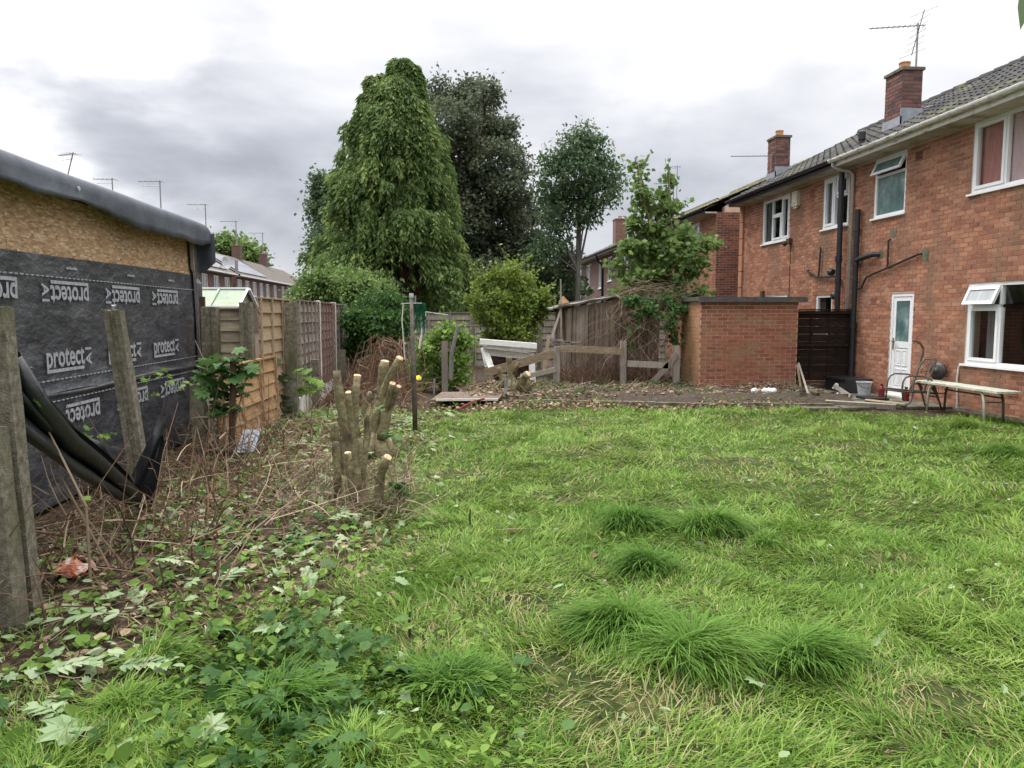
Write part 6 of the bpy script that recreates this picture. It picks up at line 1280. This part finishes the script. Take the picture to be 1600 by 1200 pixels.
def scatter(name, label, n, region, shape, size, m_, seed, tiltv=.35, lift=.012, cat='leaves', asp=1.0):
    g = np.random.default_rng(seed); P = region(n, g); n = len(P); P[:, 2] += lift*g.random(n); az_ = g.random(n)*2*np.pi
    d = nrm(np.stack([np.cos(az_), np.sin(az_), g.normal(size=n)*tiltv*.8], 1)); nn = nrm(np.stack([g.normal(size=n)*tiltv, g.normal(size=n)*tiltv, np.ones(n)], 1)); s = size[0]+(size[1]-size[0])*g.random(n)**2
    V = place(shape[0], P, frames(d, nn), np.stack([s*asp, s, s*(.5+2.2*g.random(n))], 1)); o = np_mesh(name, V, shape[1], m_, None, g.random(n)*.98); tag(o, label, cat)
bare = lambda x, y: np.clip((1-lawn_mask(x, y)) + .04, 0, 1)
scatter('dead_leaf_litter', 'carpet of small brown dead leaves on the bare left-hand ground', 6500, region_poly(-3.1, 1.0, 2.6, 13.6, 0, .02, bare), LEAF6, (.025, .075), 'litter', 21, .4)
scatter('bed_leaf_litter', 'dead leaves covering the raised bed', 4600, region_poly(.2, 7.0, 13.35, 16.3, .11, .16), LEAF6, (.035, .10), 'litter', 22, .4, .03)
scatter('ivy_carpet', 'low dark green leaves spreading between bare ground and grass', 3800, region_poly(-2.6, .5, 2.3, 8.5, 0, .05, lambda x, y: np.clip(fbm(x*1.3+4, y*1.3)*3.2-1.45, 0, 1)*np.clip(1.25-lawn_mask(x, y)*.55-.5*(x > -.2), 0, 1)), LEAF6, (.03, .085), 'leaf_deep', 23, .5, .05)
scatter('green_litter', 'fresh green cut leaves strewn over the bare ground', 5200, region_poly(-2.7, .5, 2.6, 12.8, 0, .03, bare), LEAF6, (.03, .09), 'leaf_bright', 24, .5, .03)
scatter('pale_cut_leaves', 'wilted cut leaves showing pale undersides on the ground', 1500, region_poly(-2.6, .5, 2.5, 12.5, 0, .04, lambda x, y: np.clip((1-lawn_mask(x, y))*.9+.10, 0, 1)), MAPLE, (.03, .11), 'leaf_pale', 25, .5, .04)
scatter('edge_litter', 'dead leaves and straw spilling from the bed over the lawn edge', 5200, region_poly(-.2, 6.6, 12.1, 13.5, .0, .07, lambda x, y: np.clip((y-12.0)/.9, 0, 1)), LEAF6, (.03, .085), 'litter', 41, .6, .03)
scatter('edge_greens', 'small green weeds growing over the mossy bed edging', 2600, region_poly(-.2, 6.6, 12.6, 13.7, .0, .12, lambda x, y: np.clip(fbm(x*2, y*2)*3.2-1.2, 0, 1)), LEAF6, (.03, .09), 'leaf_bright', 42, .7, .05, asp=.6)
scatter('bed_greens', 'patchy weeds and ivy on the raised bed', 2600, region_poly(.3, 5.0, 13.5, 16.0, .10, .2, lambda x, y: np.clip(fbm(x*1.6+30, y*1.6)*3.4-1.5, 0, 1)), LEAF6, (.04, .10), 'leaf_ivy', 43, .7, .08, asp=.6)
scatter('lawn_scraps', 'small pale leaf scraps caught in the grass', 380, region_poly(-.8, 7.0, 2.4, 12, .02, .05), LEAF6, (.03, .09), 'leaf_pale', 26, .9, .03, asp=.55)
scatter('lawn_weeds', 'broad weed leaves low in the lawn', 4200, region_poly(-1.2, 7.8, 2.2, 12.4, .01, .05, lambda x, y: np.clip(fbm(x*1.1+40, y*1.1)*4-2.0, 0, 1)), LEAF6, (.03, .10), 'leaf_bright', 27, .6, .04, asp=.7)
scatter('ivy_patch', 'dense patch of dark lobed leaves at the bottom left of the lawn', 560, region_poly(-1.35, -.25, 2.35, 3.95, .02, .12, lambda x, y: np.clip(1.5-np.hypot((x+.72)/.55, (y-3.05)/.85)*1.2, 0, 1)), MAPLE, (.04, .10), 'leaf_ivy', 28, .6, .04)
scatter('ivy_patch', 'brighter small leaves mixed through the dark lobed patch', 1500, region_poly(-1.5, .3, 2.3, 4.6, .02, .10, lambda x, y: np.clip(fbm(x*2+9, y*2)*3-1.0, 0, 1)), LEAF6, (.03, .08), 'leaf_bright', 29, .6, .04, asp=.7)

me = bpy.data.meshes.new('maple_leaf'); 
def big_leaf(label, u, v, w, m_, rz, tilt=(.1, .1), group=None):
    """one large lobed leaf with curled lobes, w metres across"""
    p = agd(u, v, 0); p.z = float(gh(p.x, p.y)) + .055; g = random.Random(int(u)); mb = MB(); c = Vector((0, .35, 0))
    R_ = Matrix.Rotation(rz, 3, 'Z') @ Matrix.Rotation(tilt[0], 3, 'X') @ Matrix.Rotation(tilt[1], 3, 'Y'); ring_ = []
    src = MAPLE[0][:16]
    for i in range(16):
        a, b = Vector(src[i]), Vector(src[(i+1) % 16]); ring_ += [a, a.lerp(b, .5) + Vector((g.uniform(-.03, .03), g.uniform(-.03, .03), 0))]
    vs = [c]; n = len(ring_)
    for f in (.5, 1):
        for q in ring_: z = -.10*f*f*(q-c).length + g.uniform(-.03, .03)*f + .05*math.sin(q.x*9)*f; vs.append(c.lerp(q, f) + Vector((0, 0, z)))
    fs = [(0, 1+i, 1+(i+1) % n) for i in range(n)] + [(1+i, 1+n+i, 1+n+(i+1) % n, 1+(i+1) % n) for i in range(n)]
    mb.add([p + R_ @ (q*w - c*w) for q in vs], fs); t = thing('maple_leaf', label, 'leaf', tuple(p)); mb.build('blade', m_, t)
    e = p + R_ @ (Vector((0, -.02, 0))*w - c*w); MB().tube([e, e + R_ @ Vector((.02, -w*.35, .01)), e + R_ @ Vector((.05, -w*.6, -.01))], .0018, 4).build('stalk', 'leaf_pale', t)
big_leaf('pale upturned lobed leaf lying on dark soil, right of the leaf sprays', 424, 984, .17, 'leaf_pale', 2.2)
big_leaf('largest pale grey-green lobed leaf, near the bottom left corner', 103, 1150, .19, 'leaf_pale', 1.2, (.3, .1))
big_leaf('dark blue-green lobed leaf in the grass near the lush tuft', 624, 1055, .17, 'leaf_deep', 3.6, (.2, -.1))
big_leaf('small crumpled dark leaf in the dry patch, centre foreground', 818, 1033, .11, 'leaf_deep', .6)
big_leaf('pale leaf edge-on at the top of the ivy clump', 532, 978, .11, 'leaf_pale', 4.4, (.5, .2))
big_leaf('dark green folded leaf beside the pale upturned leaf', 352, 990, .15, 'leaf_deep', .3, (-.2, .3))
big_leaf('pale torn leaf right of the bottom ivy patch', 596, 1118, .08, 'leaf_pale', 2.9, (.4, 0))
big_leaf('pale lobed leaf in the ivy near the bottom, left of centre', 330, 1140, .14, 'leaf_pale', 5.1, (.3, .3))
big_leaf('pale curled leaf on the soil above the leaf sprays', 300, 925, .10, 'leaf_pale', 3.9, (.2, .4))
big_leaf('pale lobed leaf beside the ivy clump, mid left', 540, 1030, .09, 'leaf_pale', 1.0, (.4, .2))
big_leaf('pale leaf in the grass, lower right of centre', 1180, 1062, .10, 'leaf_pale', .8, (.2, .3))
def spray(label, u, v, L_, rz, m_, pairs=6, lw=.045):
    p = agd(u, v, 0); p.z = float(gh(p.x, p.y)) + .05; t = thing('leaf_spray', label, 'leaf spray', tuple(p), 'cut leaf sprays'); d = Vector((math.cos(rz), math.sin(rz), .06)); s = Vector((-d.y, d.x, 0)); g = random.Random(int(u+v))
    MB().tube([p, p+d*L_*.5+Vector((0, 0, .02)), p+d*L_], [.003, .0025, .001], 5).build('stem', 'leaf_pale', t)
    for k in range(pairs*2+1):
        side = 0 if k == pairs*2 else (1 if k % 2 else -1); f = .18 + .78*(k//2)/pairs if side else 1.0; b = p + d*L_*f + Vector((0, 0, .02*math.sin(f*3)))
        dd = (d*.75 + s*side*.9 + Vector((0, 0, g.uniform(-.15, .25)))).normalized(); ll = lw*2.3*g.uniform(.8, 1.15)*(1 - .25*abs(f-.5)); w = dd.cross(Vector((0, 0, 1))).normalized()
        vs = [b]; 
        for q, ww in ((.2, .30), (.45, .5), (.7, .40)): c = b + dd*ll*q + Vector((0, 0, -.10*ll*q*q)); vs += [c - w*lw*ww + Vector((0, 0, .10*lw)), c, c + w*lw*ww + Vector((0, 0, .10*lw))]
        vs.append(b + dd*ll - Vector((0, 0, .15*ll)))
        fs = [(0, 2, 1), (0, 3, 2), (1, 2, 5, 4), (2, 3, 6, 5), (4, 5, 8, 7), (5, 6, 9, 8), (7, 8, 10), (8, 9, 10)]; MB().add(vs, fs).build('leaflet', m_, t)
spray('pale spray fanning across dark soil, nearest the first concrete post', 205, 975, .30, math.pi*1.08, 'leaf_pale', 4, .05)
spray('long pale spray of small leaflets on the soil at lower left', 175, 1050, .28, -.15, 'leaf_pale', 7, .035)
spray('curved pale spray of narrow leaflets below the long one', 60, 1060, .26, .25, 'leaf_pale', 7, .038)
spray('compact pale spray right of the orange and red litter', 235, 902, .20, -.10, 'leaf_pale', 5, .034)
spray('ladder-like pale spray standing up in the litter, mid left', 345, 925, .22, 1.3, 'leaf_pale', 6, .036)
spray('small pale spray in the ivy below the long sprays', 100, 1130, .16, 2.6, 'leaf_pale', 4, .035)
spray('faint spray at the foot of the nearest sawn tree', 505, 830, .25, .5, 'leaf_pale', 6, .034)
for lab, u, v, h_, rz, m_ in (('broad bright dock leaf standing at the bottom edge', 180, 1195, .17, 1.2, 'leaf_bright'), ('broad bright leaf leaning left near the bottom left', 128, 1125, .15, 2.2, 'leaf_bright'), ('bright green blade-like leaf at the bottom left corner', 10, 1160, .14, 1.0, 'leaf_bright'), ('yellow-green flat leaf near the orange litter', 245, 878, .14, 2.7, 'leaf_yellow')):
    p = agd(u, v, 0); p.z = float(gh(p.x, p.y)); d = Vector((math.cos(rz), math.sin(rz)*.3, 1.1 if 'yellow' not in lab else .25)).normalized(); w = Vector((math.sin(rz), -math.cos(rz)*.3, 0)).normalized(); mb = MB()
    mb.grid(lambda i, j: tuple(p + d*h_*i + Vector((0, 0, -.35*h_*i*i)) + w*(j-.5)*.062*math.sin(math.pi*(i*.9+.08))**.8 + Vector((0, -.10*h_*i*i, .010*abs(j-.5)*4))), 8, 4); tag(mb.build('broad_leaf', m_, smooth=True), lab, 'leaf')
# litter bag and blue-grey sheet
p = agd(118, 905, 0); mb = MB(); mb.grid(lambda i, j: (p.x + .09*math.cos(j*6.28)*math.sin(i*3.14)*(1+.4*math.sin(i*11+j*17)), p.y + .12*math.sin(j*6.28)*math.sin(i*3.14)*(1+.35*math.sin(j*19+i*5)), .07 + .055*math.cos(i*3.14) + .02*math.sin(i*13+j*21)), 16, 18); tag(mb.build('carrier_bag', 'bag_red'), 'crumpled orange, red and white carrier bag caught in the brambles', 'bag')
sh2 = thing('gutter_offcut', 'ribbed blue-grey plastic offcut standing below the orange leaning panel', 'offcut', (ay(385, 700, 8.4).x, 8.4, 0))
for k in range(4):
    a, b = ay(372+k*7, 708, 8.2+.02*k), ay(384+k*7, 672, 8.5+.02*k); mb = MB(); mb.bar(a, b, .045, .016+.012*(k % 2), up=(0, 1, 0)); mb.build('rib', 'blue_grey_sheet', sh2)
MB().lathe([(.05, 0), (.09, .03), (.10, .07), (.07, .11), (.02, .12)], ay(352, 712, 8.0), 12).build('x', 'black_pvc').name = 'plastic_pot'; o = bpy.data.objects['plastic_pot']; tag(o, 'dark rounded plastic pot left of the blue-grey offcut', 'pot')

# ================================================================== GRASS
def blade_mesh(name, P, az_, lean, bend, L_, w, K_, material, tint, parent=None, origin=None, label=None, cat='grass', kind='stuff'):
    n = len(P); h = np.stack([np.cos(az_), np.sin(az_), np.zeros(n)], 1); tw = az_ + np.pi/2 + rng.normal(size=n)*.5; wv = np.stack([np.cos(tw), np.sin(tw), np.zeros(n)], 1)
    c = P.copy(); k = 2*K_+1; V = np.zeros((n, k, 3)); V[:, 0] = c - wv*(w/2)[:, None]; V[:, 1] = c + wv*(w/2)[:, None]
    for s in range(1, K_+1):
        th = lean + bend*(s-.5)/K_; c = c + (h*np.sin(th)[:, None] + np.array([0, 0, 1.])*np.cos(th)[:, None])*(L_/K_)[:, None]
        if s < K_:
            ww = w*(1-.35*s/K_)/2; V[:, 2*s] = c - wv*ww[:, None]; V[:, 2*s+1] = c + wv*ww[:, None]
        else: V[:, 2*s] = c
    F_ = [(2*s, 2*s+1, 2*s+3, 2*s+2) for s in range(K_-1)] + [(2*K_-2, 2*K_-1, 2*K_)]
    o = np_mesh(name, V, F_, material, parent, tint, origin=origin, kind=kind)
    if label: tag(o, label, cat)
    return o
def grass_points(n, d0, d1, pw, mask):
    u = rng.random(n); e = 2-pw; d = (d0**e + (d1**e-d0**e)*u)**(1/e); a = YAW + R(43)*(2*rng.random(n)-1); x = d*np.sin(a); y = d*np.cos(a)
    m_ = (rng.random(n) < mask(x, y)) & (x < 8.42) & (y > 1.6); x, y, d = x[m_], y[m_], d[m_]; return x, y, gh(x, y), d
thin = lambda x, y: np.clip(1.45 - np.clip(fbm(x*1.5+70, y*1.5+3)*3.4-1.35, 0, 1)*1.05, .12, 1)
near_green = lambda x, y: np.clip(lawn_mask(x, y) + .55*smooth((3.1-y)/.25) + .10*(fbm(x*2, y*2+9) > .62), 0, 1)
def lawn(name, label, n, d0, d1, pw, K_, mat_, mask, Lr, wk, sel):
    x, y, z, d = grass_points(n, d0, d1, pw, mask); k = len(x)
    fl = fbm(x*1.5+11, y*1.5)*16 + fbm(x*.25, y*.25+50)*6; az_ = fl + rng.normal(size=k)*.85
    tall = fbm(x*1.1+30, y*1.1+8); L_ = (Lr[0]+(Lr[1]-Lr[0])*rng.random(k))*(.6+.9*np.clip(tall*2.2-.6, 0, 1.3)); lean = .50 + .95*rng.random(k) + .7*(fbm(x*2.8, y*2.8+77)-.5)
    # colour drifts from one patch of turf to the next
    tint = np.clip(-.25 + 1.5*fbm(x*1.1+5, y*1.1+60) + rng.normal(size=k)*.30, .01, .98) if sel else rng.random(k)*.98
    blade_mesh(name, np.stack([x, y, z], 1), az_, lean, .35+.6*rng.random(k), L_, (.0038+wk*d*1.25)*(.6+.8*rng.random(k)), K_, mat_, tint, origin=(0, 0, 0), label=label)
BARE = [(.42, 4.15, .30, .22), (.62, 3.05, .36, .30), (.45, 3.35, .25, .2), (1.0, 3.0, .3, .18), (-.1, 3.6, .22, .2), (3.1, 7.9, .5, .2), (1.9, 5.4, .25, .12), (2.9, 4.6, .3, .15), (4.6, 8.8, .6, .2), (1.5, 8.5, .4, .25), (.2, 7.6, .4, .3), (2.1, 2.9, .3, .15), (1.0, 6.4, .35, .18)]
def worn(x, y):
    m = np.zeros_like(x)
    for a, b, c, d in BARE: m = np.maximum(m, np.exp(-(((x-a)/c)**2 + ((y-b)/d)**2)))
    return m*(.6+.8*fbm(x*5, y*5))
gm = lambda x, y: near_green(x, y)*thin(x, y)*np.clip(1-1.15*worn(x, y), .06, 1)
lawn('lawn_grass', 'matted green grass of the near lawn', 160000, 2.0, 6.2, 1.25, 3, 'grass', gm, (.035, .115), .00035, True)
lawn('lawn_grass', 'matted green grass of the far lawn', 135000, 6.0, 13.6, 1.0, 2, 'grass', gm, (.045, .125), .0006, True)
dry = lambda x, y: near_green(x, y)*np.clip(fbm(x*1.5+70, y*1.5+3)*2.0-.62 + 1.1*worn(x, y), .10, 1)
lawn('dry_grass', 'dead straw-coloured grass lying through the lawn', 50000, 2.0, 13.6, 1.15, 2, 'grass_dry', dry, (.04, .11), .0004, False)
lawn('bare_ground_straw', 'sparse straw and grass wisps on the bare left ground', 16000, 2.4, 13.6, 1.15, 2, 'grass_dry', lambda x, y: (x > -3)*(x < 1)*(1-lawn_mask(x, y))*.6, (.05, .16), .0004, False)

def tuft(label, u, v, rad, n, h_, flow, seed, m_='grass_lush', group='lush grass tufts in the lawn'):
    g = np.random.default_rng(seed); p = agd(u, v, 0); p.z = float(gh(p.x, p.y)); rad *= .84; a = g.random(n)*2*np.pi; rr = rad*.55*np.sqrt(g.random(n))*(.65+.7*fbm(np.cos(a)*1.3+seed*7, np.sin(a)*1.3+seed)); P = np.stack([p.x+rr*np.cos(a)*1.25, p.y+rr*np.sin(a)*.75, np.full(n, p.z)], 1); P[:, 2] += .05*(1-(rr/(rad*.55))**2)
    az_ = a + g.normal(size=n)*.5; az_ = np.where(g.random(n) < .62, flow + g.normal(size=n)*.6 + .5*np.sin(P[:, 0]*23), az_); L_ = h_*.82*(.6+.7*g.random(n)); lean = .12 + .50*(rr/(rad*.55)) + .35*g.random(n); n2 = g.random(n); L_ = L_*(.55+.6*n2)
    o = blade_mesh('grass_tuft', P, az_, lean, .9+1.0*g.random(n), L_*1.25, .0056*(.6+.8*g.random(n)), 4, m_, np.clip(.3+g.normal(size=n)*.25, .01, .98), origin=tuple(p), label=label, cat='grass tuft', kind=None); o['group'] = group
tuft('lush long grass tuft, left one of the two rounded tufts in mid lawn', 985, 822, .36, 1500, .27, -1.6, 1)
tuft('lush rounded grass tuft, right one of the pair in mid lawn', 1108, 826, .34, 1700, .27, -1.4, 2)
tuft('dark green tuft just below the pair of rounded tufts', 1012, 882, .26, 1000, .20, 3.4, 3)
tuft('long combed tuft sweeping left in the lower middle of the lawn', 975, 975, .34, 1500, .27, 3.5, 4)
tuft('broad lush tuft right of and below the combed tuft', 1085, 1020, .34, 1700, .26, -.6, 5)
tuft('dark low tuft at the right end of the lower row', 1255, 1022, .28, 1200, .22, -.2, 6)
tuft('bright fine tuft at the lower left of the lawn, near the dark maple leaf', 712, 1066, .30, 900, .17, .8, 7)
tuft('grass tuft at the bottom edge, left of centre', 560, 1175, .26, 420, .14, 2.0, 8, 'grass')
tuft('coarse grass tuft growing at the right-hand foot of the wall', 1575, 712, .40, 1000, .24, 2.8, 9)
tuft('grassy tuft under the near leg of the garden table', 1512, 668, .36, 800, .26, 3.0, 10, 'grass')
tuft('dark grass tuft at the right, above the lower row', 1195, 850, .18, 260, .14, 1.0, 11)
tuft('sparse tuft growing out of the dark soil at lower left', 245, 1035, .22, 420, .17, 1.0, 12, 'grass')
tuft('thick grass tuft behind the ivy at the bottom left', 200, 1100, .28, 480, .15, 1.2, 13, 'grass')
tuft('sweeping long grass beside the bottom ivy patch', 440, 1100, .32, 620, .19, .1, 14)
